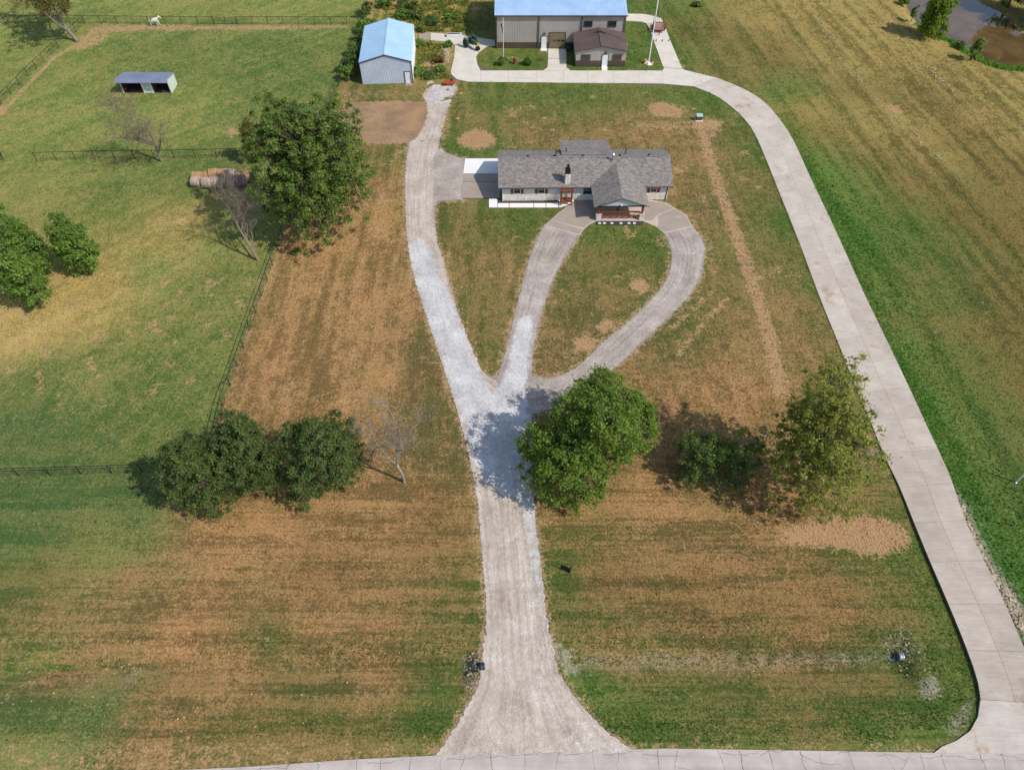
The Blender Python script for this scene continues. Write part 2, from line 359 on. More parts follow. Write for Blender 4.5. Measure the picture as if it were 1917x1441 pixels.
# ---- outlines surveyed from the photo
main_left = [(766,268),(758,320),(760,406),(761,446),(774,517),(793,578),(819,654),(845,733),(860,780),(878,850),(892,925),(900,1000),(903,1047),(909,1109),(910,1175),(904,1213),(898,1282),(875,1322),(838,1385),(815,1413)]
main_right = [(1190,1407),(1138,1372),(1107,1341),(1075,1303),(1047,1263),(1038,1225),(1028,1181),(1021,1131),(1013,1062),(1005,1000),(1000,940),(997,870),(996,800),(1000,745),(985,710)]
left_right = [(935,712),(919,706),(906,701),(888,665),(872,625),(853,570),(840,527),(832,493),(821,462),(816,438),(813,406),(820,376),(868,375),(870,296),(858,295),(834,286),(825,277),(821,270)]
DRIVE = G(main_left)+G(main_right)+G(left_right)
MID = G([(930,712),(938,683),(951,643),(964,588),(977,538),(990,485),(1006,446),(1019,422),(1085,441),(1059,479),(1035,521),(1019,570),(1004,625),(997,665),(996,700),(1000,760),(940,760)])
LOOP_IN = [(1000,703),(1024,708),(1052,703),(1087,684),(1127,642),(1175,604),(1212,569),(1243,533),(1255,507),(1259,481),(1255,458),(1243,437)]
LOOP_OUT = [(1297,425),(1311,441),(1320,467),(1318,493),(1309,526),(1290,555),(1255,590),(1212,632),(1170,672),(1151,689),(1100,722),(1050,757),(1010,772),(985,765)]
LOOP = smooth_line(G(LOOP_IN), 1)+smooth_line(G(LOOP_OUT), 1)
FRESH1 = G([(765,462),(775,448),(792,447),(803,462),(818,500),(830,530),(850,575),(868,625),(885,668),(905,710),(922,735),(935,760),(985,800),(994,850),(996,930),(1002,1000),(1010,1070),(1012,1110),(1002,1090),(990,1000),(978,950),(962,920),(945,935),(928,915),(912,905),(896,880),(888,850),(875,810),(862,765),(846,728),(822,652),(797,578),(778,517)])
FRESH2 = G([(965,610),(972,597),(985,590),(996,592),(1000,605),(994,640),(988,690),(982,730),(990,790),(985,820),(960,800),(930,760),(925,738),(940,715),(953,680),(960,640)])
PAD = G([(655,192),(720,190),(780,190),(806,194),(808,225),(795,250),(780,270),(634,268),(632,240),(644,210)])
BARNGRAVEL = G([(775,186),(800,178),(812,160),(800,152),(820,148),(855,158),(862,170),(848,180),(838,204),(820,196),(790,192)])
cl = [(1833,1310),(1828,1275),(1805,1210),(1770,1125),(1735,1045),(1705,970),(1680,905),(1653,852),(1631,793),(1595,710),(1566,635),(1533,555),(1493,446),(1464,375),(1435,301),(1409,241),(1380,209),(1343,180),(1300,163)]
cr = [(1958,1318),(1942,1280),(1917,1221),(1880,1133),(1850,1073),(1803,975),(1781,900),(1764,860),(1734,796),(1692,704),(1648,613),(1612,538),(1559,420),(1512,322),(1483,256),(1451,212),(1427,187),(1392,166),(1339,145)]
POND = G([(1697,-4),(1700,8),(1712,26),(1722,42),(1735,52),(1760,66),(1780,72),(1800,88),(1825,103),(1842,111),(1865,120),(1895,125),(1935,127),(1985,112),(1960,78),(1917,56),(1894,33),(1874,16),(1842,3),(1820,-14),(1780,-36),(1700,-40)])
FENCE_LINE = G([(150,1600),(218,1382),(352,960),(420,757),(520,468),(634,163),(668,72),(684,44),(700,-60)])
CONC_L = G(cl); CONC_R = G(cr)
ROAD = [(-420, 3.0), (420, 3.0), (420, 12.9), (60, 12.25), (32, 12.37), (12, 12.65), (0, 12.35), (-5, 12.2), (-12, 11.9), (-20, 11.4), (-38, 10.6), (-420, 8)]

# ---- ground sheet: one grid, fine where the photo looks, coarse to the horizon
def axis(lo, hi, st, far):
    a = np.arange(lo, hi+st/2, st); e = []; d = st
    x = hi
    while x < far: d *= 1.35; x += d; e.append(x)
    pre = []; d = st; x = lo
    while x > -far: d *= 1.35; x -= d; pre.append(x)
    return np.array(pre[::-1]+list(a)+e)
XS = axis(-104, 106, .42, 3500); YS = axis(3, 158, .42, 3500)
gx, gy = np.meshgrid(XS, YS); X, Y = gx.ravel(), gy.ravel()
near = (np.abs(X) < 130) & (Y > -5) & (Y < 180)
def cover(u_v):
    return [(*P(u, v)[:2], a, b, w_) for u, v, a, b, w_ in u_v]
GP = ((78,102,42),(126,126,64)); GU = ((94,114,50),(142,138,70)); GD = ((72,98,48),(104,114,60)); DL = ((122,96,56),(176,134,84)); DM = ((96,90,48),(156,122,76))
GM = ((78,92,38),(134,114,64)); GF = ((112,98,48),(166,142,78)); OF = ((86,78,36),(126,106,54)); GR = ((60,104,32),(92,122,48)); DB = ((108,86,48),(154,116,70)); WD = ((88,100,42),(176,142,76)); GL = ((66,94,32),(98,112,48))
YF = ((144,126,64),(184,154,90)); OG = ((82,92,42),(114,110,56))
ptsL = cover([(60,100,*GU,0),(300,20,*GU,0),(560,20,*GU,0),(300,100,*GP,.0),(520,100,*GP,-.15),(120,230,*GU,.1),(330,210,*GU,.1),(520,170,*GP,-.1),(200,300,*GU,.1),(380,330,*GP,-.3),(250,360,*GP,.1),(330,430,*YF,-.1),(420,430,*GU,.3),(440,520,*GP,.2),(200,540,*YF,-.2),(60,620,*YF,.2),(150,590,*YF,.1),(280,520,*GU,.2),(330,620,*GP,0),(100,700,*GP,-.1),(250,720,*GP,-.2),(400,700,*GP,0),(60,800,*GD,-.1),(300,830,*GP,-.3),(80,920,*GD,0),(250,930,*GD,0),(60,1010,*GD,.3),(200,1040,*GP,.2),(60,1090,*OG,.4),(230,1110,*DM,.1),(80,1160,*DM,0),(200,1180,*DM,.3),(60,1215,*GP,0),(100,1270,*DB,0),(60,1340,*GD,.3),(180,1360,*GD,.3),(60,1430,*GP,.4)])
ptsM = cover([(700,175,*GM,.1),(645,230,*DM,.1),(700,300,*GM,.2),(720,360,*DL,-.1),(650,400,*DL,.1),(580,480,*DL,.1),(700,440,*DL,.2),(650,560,*DL,0),(560,640,*DL,-.1),(740,560,*DL,-.1),(500,720,*DL,-.1),(700,700,*DL,-.1),(780,680,*DM,0),(840,820,*DM,-.3),(700,960,*DL,-.2),(480,990,*DL,.3),(380,1000,*DL,.3),(780,1000,*DB,0),(600,1080,*DB,.2),(400,1090,*DL,.1),(800,1090,*DM,.2),(600,1160,*DL,-.1),(880,1130,*GM,0),(350,1150,*DL,0),(850,1200,*GM,-.2),(500,1215,*OG,0),(650,1230,*DM,0),(450,1262,*DL,.3),(700,1262,*DL,.2),(600,1310,*GM,.1),(300,1330,*DM,0),(800,1330,*GL,.1),(450,1390,*GM,.2),(700,1400,*GM,.2),
 (900,420,*GM,-.2),(850,400,*GM,-.2),(930,500,*DM,-.1),(900,560,*GM,-.1),(960,400,*GL,0),(930,640,*GM,-.2),(1130,440,*GL,-.2),(1230,450,*GL,.2),(1150,500,*GM,0),(1070,540,*GM,.0),(1130,560,*DM,-.1),(1050,620,*DM,-.1),(1200,520,*GM,.0),(1040,680,*DM,0),(1230,440,*GL,.1),
 (950,190,*GL,.0),(1100,195,*GL,.3),(1250,190,*GL,.2),(1330,190,*GL,.1),(900,230,*GM,.1),(1000,240,*DM,.1),(1150,240,*DM,.3),(1240,250,*DL,.2),(860,280,*GL,.1),(900,280,*GL,.1),(1200,275,*DM,0),(1290,350,*DM,.2),(1290,280,*DM,.1),(1370,260,*GM,.1),(1330,400,*DM,.1),(1350,480,*GM,.1),(1400,360,*GM,.2),(1330,560,*GM,.1),(1430,480,*GM,.3),(1380,600,*DM,.1),(1480,560,*DM,.2),(1280,620,*GM,.1),(1250,680,*DM,.3),(1350,700,*DL,.0),(1500,640,*DM,.1),(1540,600,*GM,.2),(1420,280,*GL,0),(1470,420,*GL,.1),(1520,540,*GL,.1),(1600,740,*GM,0),(1270,760,*DL,-.1),(1430,760,*DL,0),(1600,860,*GM,.2),(1250,880,*DL,.0),(1450,880,*DL,-.1),(1050,960,*DL,0),(1250,950,*DL,.3),(1450,960,*DL,.2),(1060,1000,*GM,0),(1035,1080,*GL,-.1),(1200,1030,*DM,.3),(1400,1040,*DM,.1),(1620,1070,*GM,.1),(1690,1040,*GL,.2),(1150,1100,*DB,.3),(1350,1110,*DB,.1),(1550,1120,*DB,.1),(1100,1160,*GM,0),(1300,1170,*DB,-.1),(1500,1170,*DB,0),(1700,1150,*GM,.3),(1750,1150,*GL,.3),(1200,1200,*GM,-.1),(1450,1205,*GM,0),(1640,1200,*GM,.1),(1300,1232,*DM,.4),(1500,1232,*DM,.3),(1150,1232,*DM,.3),(1120,1280,*GR,.2),(1300,1290,*GL,.2),(1500,1300,*GM,.2),(1650,1290,*GM,.2),(1200,1360,*GL,.2),(1400,1350,*GM,.1),(1650,1390,*GL,.0),(1720,1330,*GL,.1),(1790,1290,*GL,.2),(1400,1395,*GL,.1),
 (700,20,*WD,0),(850,20,*WD,.1),(760,10,*WD,.3),(800,100,*WD,.2),(820,50,*WD,.1),(900,40,*GL,0),(960,115,*GL,.0),(1100,120,*GL,-.1),(1190,100,*GL,0),(1200,60,*GL,0),(1200,15,*GL,.1),(660,140,*GM,0)])
ptsR = cover([(1290,20,*GL,.2),(1285,100,*GL,0),(1330,60,*OF,.3),(1400,30,*GF,-.1),(1520,20,*GF,.3),(1620,40,*GF,.3),(1360,110,*GM,.2),(1450,110,*OF,.5),(1560,110,*GF,0),(1680,120,*GF,.2),(1400,140,*GM,.1),(1480,170,*GR,.3),(1600,180,*OF,.5),(1550,210,*GF,.1),(1750,180,*OF,.4),(1850,190,*GF,.0),(1620,240,*GF,.0),(1700,230,*GF,.1),(1580,265,*GF,.2),(1550,250,*OF,.2),(1800,260,*OF,.6),(1900,240,*GF,.0),(1520,280,*GL,0),(1620,290,*OF,.2),(1750,290,*GF,-.3),(1560,330,*GR,.2),(1700,330,*OF,.3),(1850,320,*OF,.4),(1530,310,*GR,0),(1590,420,*GR,.0),(1570,400,*GR,-.2),(1620,480,*GR,-.2),(1660,440,*GL,.2),(1720,430,*GL,.3),(1700,480,*GL,.2),(1760,560,*GL,.3),(1800,660,*GL,.3),(1830,740,*GL,.2),(1800,400,*OF,.2),(1880,430,*OF,.3),(1660,560,*GR,.0),(1700,520,*GM,.2),(1780,500,*OG,.3),(1870,540,*OF,0),(1700,660,*GR,-.1),(1740,620,*GM,.3),(1830,640,*OF,.3),(1890,620,*OF,-.1),(1750,760,*GR,.0),(1780,720,*GL,.2),(1850,740,*OG,.2),(1900,720,*OF,0),(1790,840,*GR,.0),(1830,830,*GL,.1),(1890,840,*OG,.2),(1840,940,*GR,.1),(1890,960,*GL,.1),(1880,1040,*GR,.2),(1910,1090,*GR,.2),(1600,10,*GF,.3),(1690,60,*GF,.4),(1910,150,*GF,.1)])
def interp(pts, X, Y, s0=1.4, s1=.026):
    A = np.zeros((len(X), 3)); B = np.zeros((len(X), 3)); W = np.zeros(len(X)); S = np.zeros(len(X))
    for px, py, a, b, w_ in pts:
        sc = s0+py*s1
        k = 1.0/((X-px)**2+(Y-py)**2+sc*sc)**1.7
        A += k[:, None]*np.array(lin(a)); B += k[:, None]*np.array(lin(b)); W += k*w_; S += k
    return A/S[:, None], B/S[:, None], W/S
wx = X+(vnoise(X, Y, 5, 3)-.5)*3.0; wy = Y+(vnoise(X, Y, 5, 4)-.5)*3.0
def side(line, x, y):   # x of a line at y
    ys = np.array([p[1] for p in line]); xs = np.array([p[0] for p in line]); o = np.argsort(ys); return x-np.interp(y, ys[o], xs[o])
cA = np.zeros((len(X), 3)); cB = np.zeros_like(cA); bal = np.zeros(len(X))
dL = side(FENCE_LINE, X, Y)+(vnoise(X, Y, 1.5, 8)-.5)*.6
soft = np.where(Y < 37, 3.0, .35)                      # below the fence corner the two lawns run into each other
kL = sstep(-1, 1, -(dL+(vnoise(X, Y, 3, 9)-.5)*soft*2)/soft)
conc_mid = [(a+b)/2 for a, b in zip(CONC_L, CONC_R)]+[P(1290,130), P(1262,90), P(1246,40), P(1225,-10), P(1225,-200)]
kR = (side(conc_mid, X, Y) > 0).astype(float)
for pts, k in ((ptsL, kL*(1-kR)), (ptsM, (1-kL)*(1-kR)), (ptsR, kR)):
    a, b, c = interp(pts, wx, wy, *((1.6, .034) if pts is ptsR else (1.4, .026))); cA += a*k[:, None]; cB += b*k[:, None]; bal += c*k
for arr in (cA, cB):
    lum = arr@np.array([.3, .59, .11]); arr[:] = (arr*.93+lum[:, None]*.07)*(1.06+.06*kL)[:, None]
# streaks and patches in the mowing directions
big = vnoise(X, Y, 9, 11)-.5
hor = vnoise(X*.07, Y*1.0, 1.0, 12, 4)-.5              # mower rows along the road
ver = vnoise(X*1.0, Y*.08, .9, 13, 4)-.5               # rows running away from the road
ux = X*math.cos(.75)+Y*math.sin(.75); uy = -X*math.sin(.75)+Y*math.cos(.75)
dia = vnoise(ux*.07, uy*1.0, 1.1, 14, 4)-.5
ux2 = X*math.cos(1.70)+Y*math.sin(1.70); uy2 = -X*math.sin(1.70)+Y*math.cos(1.70)
di2 = vnoise(ux2*.05, uy2, 1.0, 15, 4)-.5
lowk = sstep(44, 34, Y)*(1-kR); upk = sstep(36, 46, Y)*(1-kL)*(1-kR)
midn = vnoise(X, Y, 1.7, 41, 5, .7)-.5; ptch = .35+1.3*vnoise(X, Y, 7, 42, 3)
bal += 1.1*big + 2.1*midn + ptch*(lowk*hor*3.6 + upk*(ver*2.4*(X < 0)+di2*1.2) + kR*di2*3.4 + kL*sstep(36, 46, Y)*dia*1.3)
bal += .5
# bare soil and loose stone
soil = np.zeros(len(X)); grv = np.zeros(len(X))
def soil_poly(px, val=1.0, feather=1.1, arr=soil):
    pg = G(px); ins = inpoly(X, Y, pg); d = dline(X, Y, pg, True); d = np.where(ins, d, -d)
    np.maximum(arr, val*sstep(-feather, feather, d), out=arr)
def soil_line(px, width, val=1.0, arr=soil, closed=False, world=False, feather=.5):
    d = dline(X, Y, px if world else G(px), closed); np.maximum(arr, val*sstep(width+feather, max(0, width-feather), d), out=arr)
for pg in (DRIVE, MID, LOOP): soil_line(pg, .3, .52, closed=True, world=True, feather=.9); soil_line(pg, .15, .5, grv, closed=True, world=True, feather=.5)
soil_poly([(858,262),(870,248),(895,241),(920,250),(928,265),(915,275),(885,279),(865,273)], 1)
soil_poly([(1212,198),(1235,190),(1262,196),(1278,210),(1270,219),(1225,218)], 1)
soil_poly([(1178,528),(1190,520),(1212,524),(1216,540),(1200,551),(1182,542)], .9)
soil_poly([(1115,610),(1132,596),(1150,602),(1155,615),(1135,622),(1118,620)], .9)
soil_poly([(1070,635),(1090,626),(1118,632),(1126,636),(1100,662),(1078,660)], .9)
soil_poly([(1478,990),(1510,975),(1570,965),(1650,966),(1690,985),(1706,1010),(1695,1025),(1650,1040),(1600,1032),(1540,1024),(1500,1018),(1450,1010)], .95, 1.0)
soil_line([(1313,232),(1326,290),(1345,345),(1365,400),(1385,460),(1405,520),(1425,580),(1442,640),(1458,705),(1464,730)], .9, .68)
soil_poly([(1296,226),(1330,222),(1352,228),(1350,242),(1325,246),(1300,242)], .9)
soil_poly([(1170,228),(1290,226),(1300,240),(1240,246),(1180,240)], .45)
soil_poly([(130,92),(170,50),(215,46),(260,46),(330,47),(500,47),(650,47),(655,53),(500,57),(320,58),(240,60),(205,62),(190,82),(160,92),(120,98)], .62, .9)
soil_line([(135,88),(100,110),(60,150),(20,195)], .35, .75); soil_poly([(-10,205),(8,195),(18,203),(10,215),(-10,222)], .9)
soil_poly([(420,246),(440,238),(450,250),(430,258)], .8); soil_poly([(206,176),(245,176),(270,177),(240,184),(212,182)], .6)
soil_poly([(500,352),(530,345),(560,380),(520,372)], .6); soil_line([(1362,560),(1320,600),(1290,640),(1270,665)], .35, .55); soil_line([(1335,545),(1290,585),(1250,620)], .35, .5)
soil_line([(640,170),(560,360),(470,600),(425,740)], .45, .45); soil_poly([(700,745),(720,735),(730,760),(712,770)], .5)
soil_line([(1262,388),(1290,405),(1330,455),(1335,510)], .5, .45); soil_poly([(1262,312),(1280,312),(1282,322),(1266,324)], .8)
soil_poly([(640,170),(610,235),(625,235),(650,185),(860,182),(856,172)], .35, 1.2); soil_poly([(780,100),(820,88),(838,120),(820,140),(790,140)], .55, 1.5)
soil_poly([(640,195),(845,195),(838,262),(775,270),(640,270)], .55, .8)
soil_poly([(1010,390),(1085,376),(1050,385)], .3); soil_poly([(930,268),(1050,258),(1050,262),(960,276)], .5)
soil_poly([(1600,812),(1635,815),(1650,850),(1625,858),(1605,840)], .55); soil_poly([(310,990),(420,985),(430,1010),(330,1020)], .25)
spk = vnoise(X*1.0+Y*.5, Y*.55-X*.2, 1.0, 21, 4); inl = kL*sstep(40, 50, Y)*sstep(78, 60, Y)*sstep(-75, -60, X)
soil[:] = np.maximum(soil, inl*sstep(.62, .72, spk)*.62)
spk2 = vnoise(X, Y, 2.2, 22, 3); soil[:] = np.maximum(soil, (1-kL)*(1-kR)*sstep(.66, .80, spk2)*.5*(Y > 35))
soil_line([(1500,0),(1540,60),(1590,130),(1665,205),(1700,250),(1760,300),(1830,360),(1917,430)], .22, .34, grv); soil_line([(1700,75),(1760,150),(1830,210),(1917,262)], .2, .32, grv)
soil_poly([(1660,196),(1682,198),(1690,212),(1668,212)], .8)
soil_poly([(1080,1212),(1300,1215),(1660,1212),(1668,1245),(1400,1256),(1130,1258),(1060,1262),(1040,1225)], .42, .8, grv)
soil_poly([(1640,1190),(1700,1165),(1725,1200),(1740,1240),(1700,1250),(1650,1240)], .42, 1.2, grv); soil_poly([(1720,1270),(1750,1260),(1768,1300),(1740,1312),(1722,1300)], .75, .6, grv); soil_poly([(1775,1335),(1830,1300),(1815,1365),(1790,1380),(1765,1385)], .55, .6, grv)
soil_poly([(860,1225),(905,1205),(905,1250),(890,1310),(862,1280)], .52, .8, grv); soil_poly([(1030,1185),(1075,1215),(1090,1260),(1050,1265)], .65, .8, grv)
soil_poly([(215,1235),(260,1240),(262,1290),(225,1300)], .38, 1., grv); soil_poly([(0,1240),(200,1245),(210,1320),(0,1320)], .22, 1., grv)
soil_line([(1790,930),(1815,990),(1850,1060),(1890,1110),(1925,1180),(1960,1240)], .9, .8, grv, feather=.7)
soil_poly([(800,125),(835,128),(820,145),(792,146)], .6, .8, grv); soil_line([(833,84),(838,118)], .5, .6, grv); soil_poly([(1628,843),(1645,838),(1655,858),(1640,866)], .7, .5, grv)
roadk = sstep(14.2, 12.4, Y); bal += roadk*.9; soil[:] = np.maximum(soil, roadk*.30)
# heights: roadside ditch, pond basin, a low bank below the concrete drive
Z = np.zeros(len(X))
dr = np.minimum(dline(X, Y, DRIVE, True), np.where(inpoly(X, Y, DRIVE), 0, 1e9)); yd = 18.9
ditch = np.exp(-((Y-yd)/1.7)**2)*sstep(0.1, 1.5, dr)*sstep(33.9, 32.6, X)
Z -= .55*ditch*(1+.5*np.exp(-((X-31.6)/1.2)**2)+.4*np.exp(-((X+3.2)/1.0)**2))
ipond = inpoly(X, Y, POND); dpond = dline(X, Y, POND, True); Z -= np.where(ipond, np.minimum(1.6, .55+dpond*.35), .55*sstep(2.2, 0, dpond))
Z += (vnoise(X, Y, 6, 31)-.5)*.10*sstep(0, 4, dr)*(near)
Z += (vnoise(X, Y, .9, 32, 3)-.5)*.07*near
inroad = sstep(13.2, 12.3, Y); Z = Z*(1-inroad)-.05*inroad
flat = np.zeros(len(X))
def flatten(pg, r=1.0):
    global flat
    d = np.where(inpoly(X, Y, pg), 0, dline(X, Y, pg, True)); flat = np.maximum(flat, sstep(r, 0, d))
for pg in (DRIVE, MID, LOOP, PAD): flatten(pg)
flatten([(-4,79),(24,79),(24,94),(-4,94)], 1.5); flatten([p for p in CONC_L]+[p for p in CONC_R[::-1]], .8)
flatten([(-26,111),(-15,111),(-15,127),(-26,127)]); flatten([(-12,117),(34,115),(34,150),(-12,150)], 2)
flatten([(9,74.5),(20,74.5),(20,82),(9,82)]); flatten([(-68,108),(-52,108),(-52,114),(-68,114)])
Z = Z*(1-flat)-.02*flat
def hgt(x, y):
    i = int(np.clip(np.searchsorted(XS, x), 1, len(XS)-1)); j = int(np.clip(np.searchsorted(YS, y), 1, len(YS)-1))
    return float(Zg[j, i])
Zg = Z.reshape(gx.shape)
nx, ny = len(XS), len(YS); idx = np.arange(nx*ny).reshape(ny, nx)
F = np.stack([idx[:-1,:-1].ravel(), idx[:-1,1:].ravel(), idx[1:,1:].ravel(), idx[1:,:-1].ravel()], 1)
ground = np_mesh('ground', np.stack([X, Y, Z], 1), F, M['ground'], smooth=True); ground['kind'] = 'structure'
one = np.ones(len(X))
col_attr(ground.data, 'cover_green', np.column_stack([cA, one])); col_attr(ground.data, 'cover_dry', np.column_stack([cB, one]))
col_attr(ground.data, 'aux', np.column_stack([bal, soil, grv, lowk]))

# ---- road, drives, pads
sheet('road', ROAD, .012, M['road'], step=0)
def road_edge(x): return float(np.interp(x, [-60,-38,-20,-12,-5,0,12,32,60], [9.9,10.7,11.4,11.9,12.2,12.35,12.65,12.37,12.25]))
rk = random.Random(4); cm = MB()
def crack(pts, w0):
    for (x0, y0, w_), (x1, y1, w1) in zip(pts[:-1], pts[1:]):
        d = Vector((x1-x0, y1-y0)); q = Vector((-d.y, d.x)).normalized(); cm.add([(x0-q.x*w_, y0-q.y*w_, .016), (x1-q.x*w1, y1-q.y*w1, .016), (x1+q.x*w1, y1+q.y*w1, .016), (x0+q.x*w_, y0+q.y*w_, .016)], [(0,1,2,3)])
def walk_crack(x, y, a, L, w_, wander=.25):
    pts = [(x, y, w_)]; t = 0
    while t < L:
        st_ = rk.uniform(.08, .25); a2 = a+rk.gauss(0, wander); x += math.cos(a2)*st_; y += math.sin(a2)*st_; t += st_; pts.append((x, y, w_*rk.uniform(.5, 1.2)*(1-.5*t/L)))
    crack(pts, w_); return pts
x = -45
while x < 52:
    p = walk_crack(x, road_edge(x)-.05, -math.pi/2+rk.gauss(0, .12), rk.uniform(2, 7), rk.uniform(.008, .022))
    if rk.random() < .6: q = rk.choice(p); walk_crack(q[0], q[1], rk.choice((0, math.pi))+rk.gauss(0, .4), rk.uniform(.8, 2.6), .009)
    x += rk.uniform(1.5, 3.2)
for x in range(-44, 52, 3):
    if rk.random() < .75: walk_crack(x, road_edge(x)-rk.uniform(.12, .4), math.atan2(road_edge(x+3)-road_edge(x), 3), 3.0, .013, .3)
co_ = cm.build('road_cracks', M['crack']); co_['kind'] = 'stuff'; tag(co_, 'dark cracks across the pale roadside pavement', 'cracks')
def rs_line(pts, n_):
    d = [0]
    for p, q in zip(pts[:-1], pts[1:]): d.append(d[-1]+(Vector(q[:2])-Vector(p[:2])).length)
    t = np.linspace(0, d[-1], n_+1)
    return np.column_stack([np.interp(t, d, [p[0] for p in pts]), np.interp(t, d, [p[1] for p in pts])]), d[-1]
def strip(name, A, B, z, m, n_=160, k_=10, jit=.1, seed=1):
    A, LA = rs_line(smooth_line(A, 2), n_); B, LB = rs_line(smooth_line(B, 2), n_); r = np.random.default_rng(seed)
    j1 = r.normal(0, jit, (n_+1, 1)); j2 = r.normal(0, jit, (n_+1, 1)); d = B-A; d /= np.linalg.norm(d, axis=1)[:, None]
    A = A+d*j1; B = B+d*j2; t = np.linspace(0, 1, k_+1); W = A[:, None]*(1-t)[None, :, None]+B[:, None]*t[None, :, None]
    V = np.concatenate([W, np.full((n_+1, k_+1, 1), z)], 2).reshape(-1, 3); ix = np.arange((n_+1)*(k_+1)).reshape(n_+1, k_+1)
    F = np.stack([ix[:-1,:-1].ravel(), ix[1:,:-1].ravel(), ix[1:,1:].ravel(), ix[:-1,1:].ravel()], 1)[:, ::-1]
    o = np_mesh(name, V, F, m); uv = o.data.uv_layers.new(name='UVMap')
    U = np.tile(t, n_+1); Vv = np.repeat(np.linspace(0, (LA+LB)/2, n_+1), k_+1); li = F.ravel()
    fr = np.zeros(len(V))
    for pg in (FRESH1, FRESH2, BARNGRAVEL):
        ins = inpoly(V[:, 0], V[:, 1], pg); dd = dline(V[:, 0], V[:, 1], pg, True); fr = np.maximum(fr, (.5 if pg is BARNGRAVEL else 1)*sstep(-.9, .9, np.where(ins, dd, -dd)))
    fr = np.maximum(fr, .30*vnoise(V[:, 0], V[:, 1], 3.5, 61, 3)*(V[:, 1] < 34)+.14*(V[:, 1] < 34)*(np.tile(t, n_+1) > .6)); col_attr(o.data, 'fresh', np.column_stack([fr, fr, fr, np.ones(len(V))]))
    uv.data.foreach_set('uv', np.column_stack([U[li], Vv[li]]).astype(np.float32).ravel()); o['kind'] = 'structure'; return o
strip('gravel_driveway', G(main_left), G([(821,270),(818,300),(815,350),(813,376),(813,406),(816,438),(821,462),(832,493),(840,527),(853,570),(872,625),(888,665),(906,703),(950,722),(996,760)]+main_right[::-1][2:]), .016, M['gravel'], 420, 14, .07)
sheet('gravel_apron', G([(812,292),(825,277),(834,286),(858,295),(870,296),(868,375),(820,376),(811,392)]), .019, M['gravel_dark'], jit=.08)
sheet('gravel_fork', G([(900,715),(906,701),(919,706),(932,702),(945,715),(985,708),(1000,703),(1024,708),(1010,772),(950,790),(910,760)]), .013, M['gravel_dark'], jit=.08)
strip('gravel_lane', G([(940,775),(930,712),(938,683),(951,643),(964,588),(977,538),(990,485),(1006,446),(1019,422)]), G([(1000,775),(996,700),(997,665),(1004,625),(1019,570),(1035,521),(1059,479),(1085,441)]), .020, M['gravel_dark'], 200, 10, .06, 2)
strip('gravel_loop', G([(985,720)]+LOOP_IN), G(LOOP_OUT[::-1]), .024, M['gravel_dark'], 260, 10, .06, 3)
sheet('dirt_pad', PAD, .012, M['gravel_pad'], jit=.38, step=.35, seed=6)
strip('gravel_track', G([(766,269),(785,252),(800,225),(800,195),(790,180),(800,165),(800,152)]), G([(821,271),(825,256),(830,233),(837,207),(848,180),(858,168),(850,152)]), .020, M['gravel'], 120, 10, .12, 8)
sheet('pond_water', [Vector(p[:2]) for p in POND], -.55, M['water'], step=0)
# concrete drive in slabs
def resample(pts, nseg):
    pts = smooth_line(pts, 2); d = [0]
    for a, b in zip(pts[:-1], pts[1:]): d.append(d[-1]+(b-a).length)
    out = []; t = np.linspace(0, d[-1], nseg+1)
    xs = np.interp(t, d, [p.x for p in pts]); ys = np.interp(t, d, [p.y for p in pts])
    return [Vector((x, y)) for x, y in zip(xs, ys)]
def ztop(p): return float(np.interp(p[1], [12.4, 14, 17, 30, 42, 60], [.05, .14, .27, .26, .08, .05]))
NS, SUB = 25, 3
le, ri = resample(CONC_L, NS*SUB), resample(CONC_R, NS*SUB)
base_pts = le+ri[::-1]
cdrive = sheet('concrete_driveway', base_pts, 0, M['joint'], step=0, zf=lambda p: ztop(p)-.03, depth=.35)
for i in range(NS):
    for c0, c1 in ((0, .52), (.52, 1)):
        gap = .012; rows = []
        for k in range(SUB+1):
            a, b = le[i*SUB+k], ri[i*SUB+k]; d = (b-a).normalized()*gap
            rows.append((a.lerp(b, c0)+d, a.lerp(b, c1)-d))
        t = (rows[1][0]-rows[0][0]).normalized()*gap
        rows[0] = (rows[0][0]+t, rows[0][1]+t); rows[-1] = (rows[-1][0]-t, rows[-1][1]-t)
        ring = [r[0] for r in rows]+[r[1] for r in rows[::-1]]
        mb = MB(); mb.hexa([(p.x, p.y, ztop(p)-.12) for p in ring][::-1], [(p.x, p.y, ztop(p)) for p in ring][::-1])
        o_ = mb.build('slab', M['concrete'], cdrive); kz = min(1, i/(NS*.7))+random.uniform(-.45, .45); o_.color = (*[a_*(1-kz)+b_*kz for a_, b_ in zip((.90,.87,.835), (1.05,1.04,1.01))], 1)
apr = G([(1763,1397),(1790,1386),(1815,1368),(1829,1342)])+[le[0]+Vector((0,-.02)), ri[0]+Vector((0,-.02))]+[Vector((46, 14.2)), Vector((50, 12.22)), Vector((40, 12.28)), Vector((32.3, 12.33))]
sheet('concrete_apron', apr, 0, M['concrete'], zf=lambda p: max(.06, ztop(p)-.004), depth=.3, step=0)
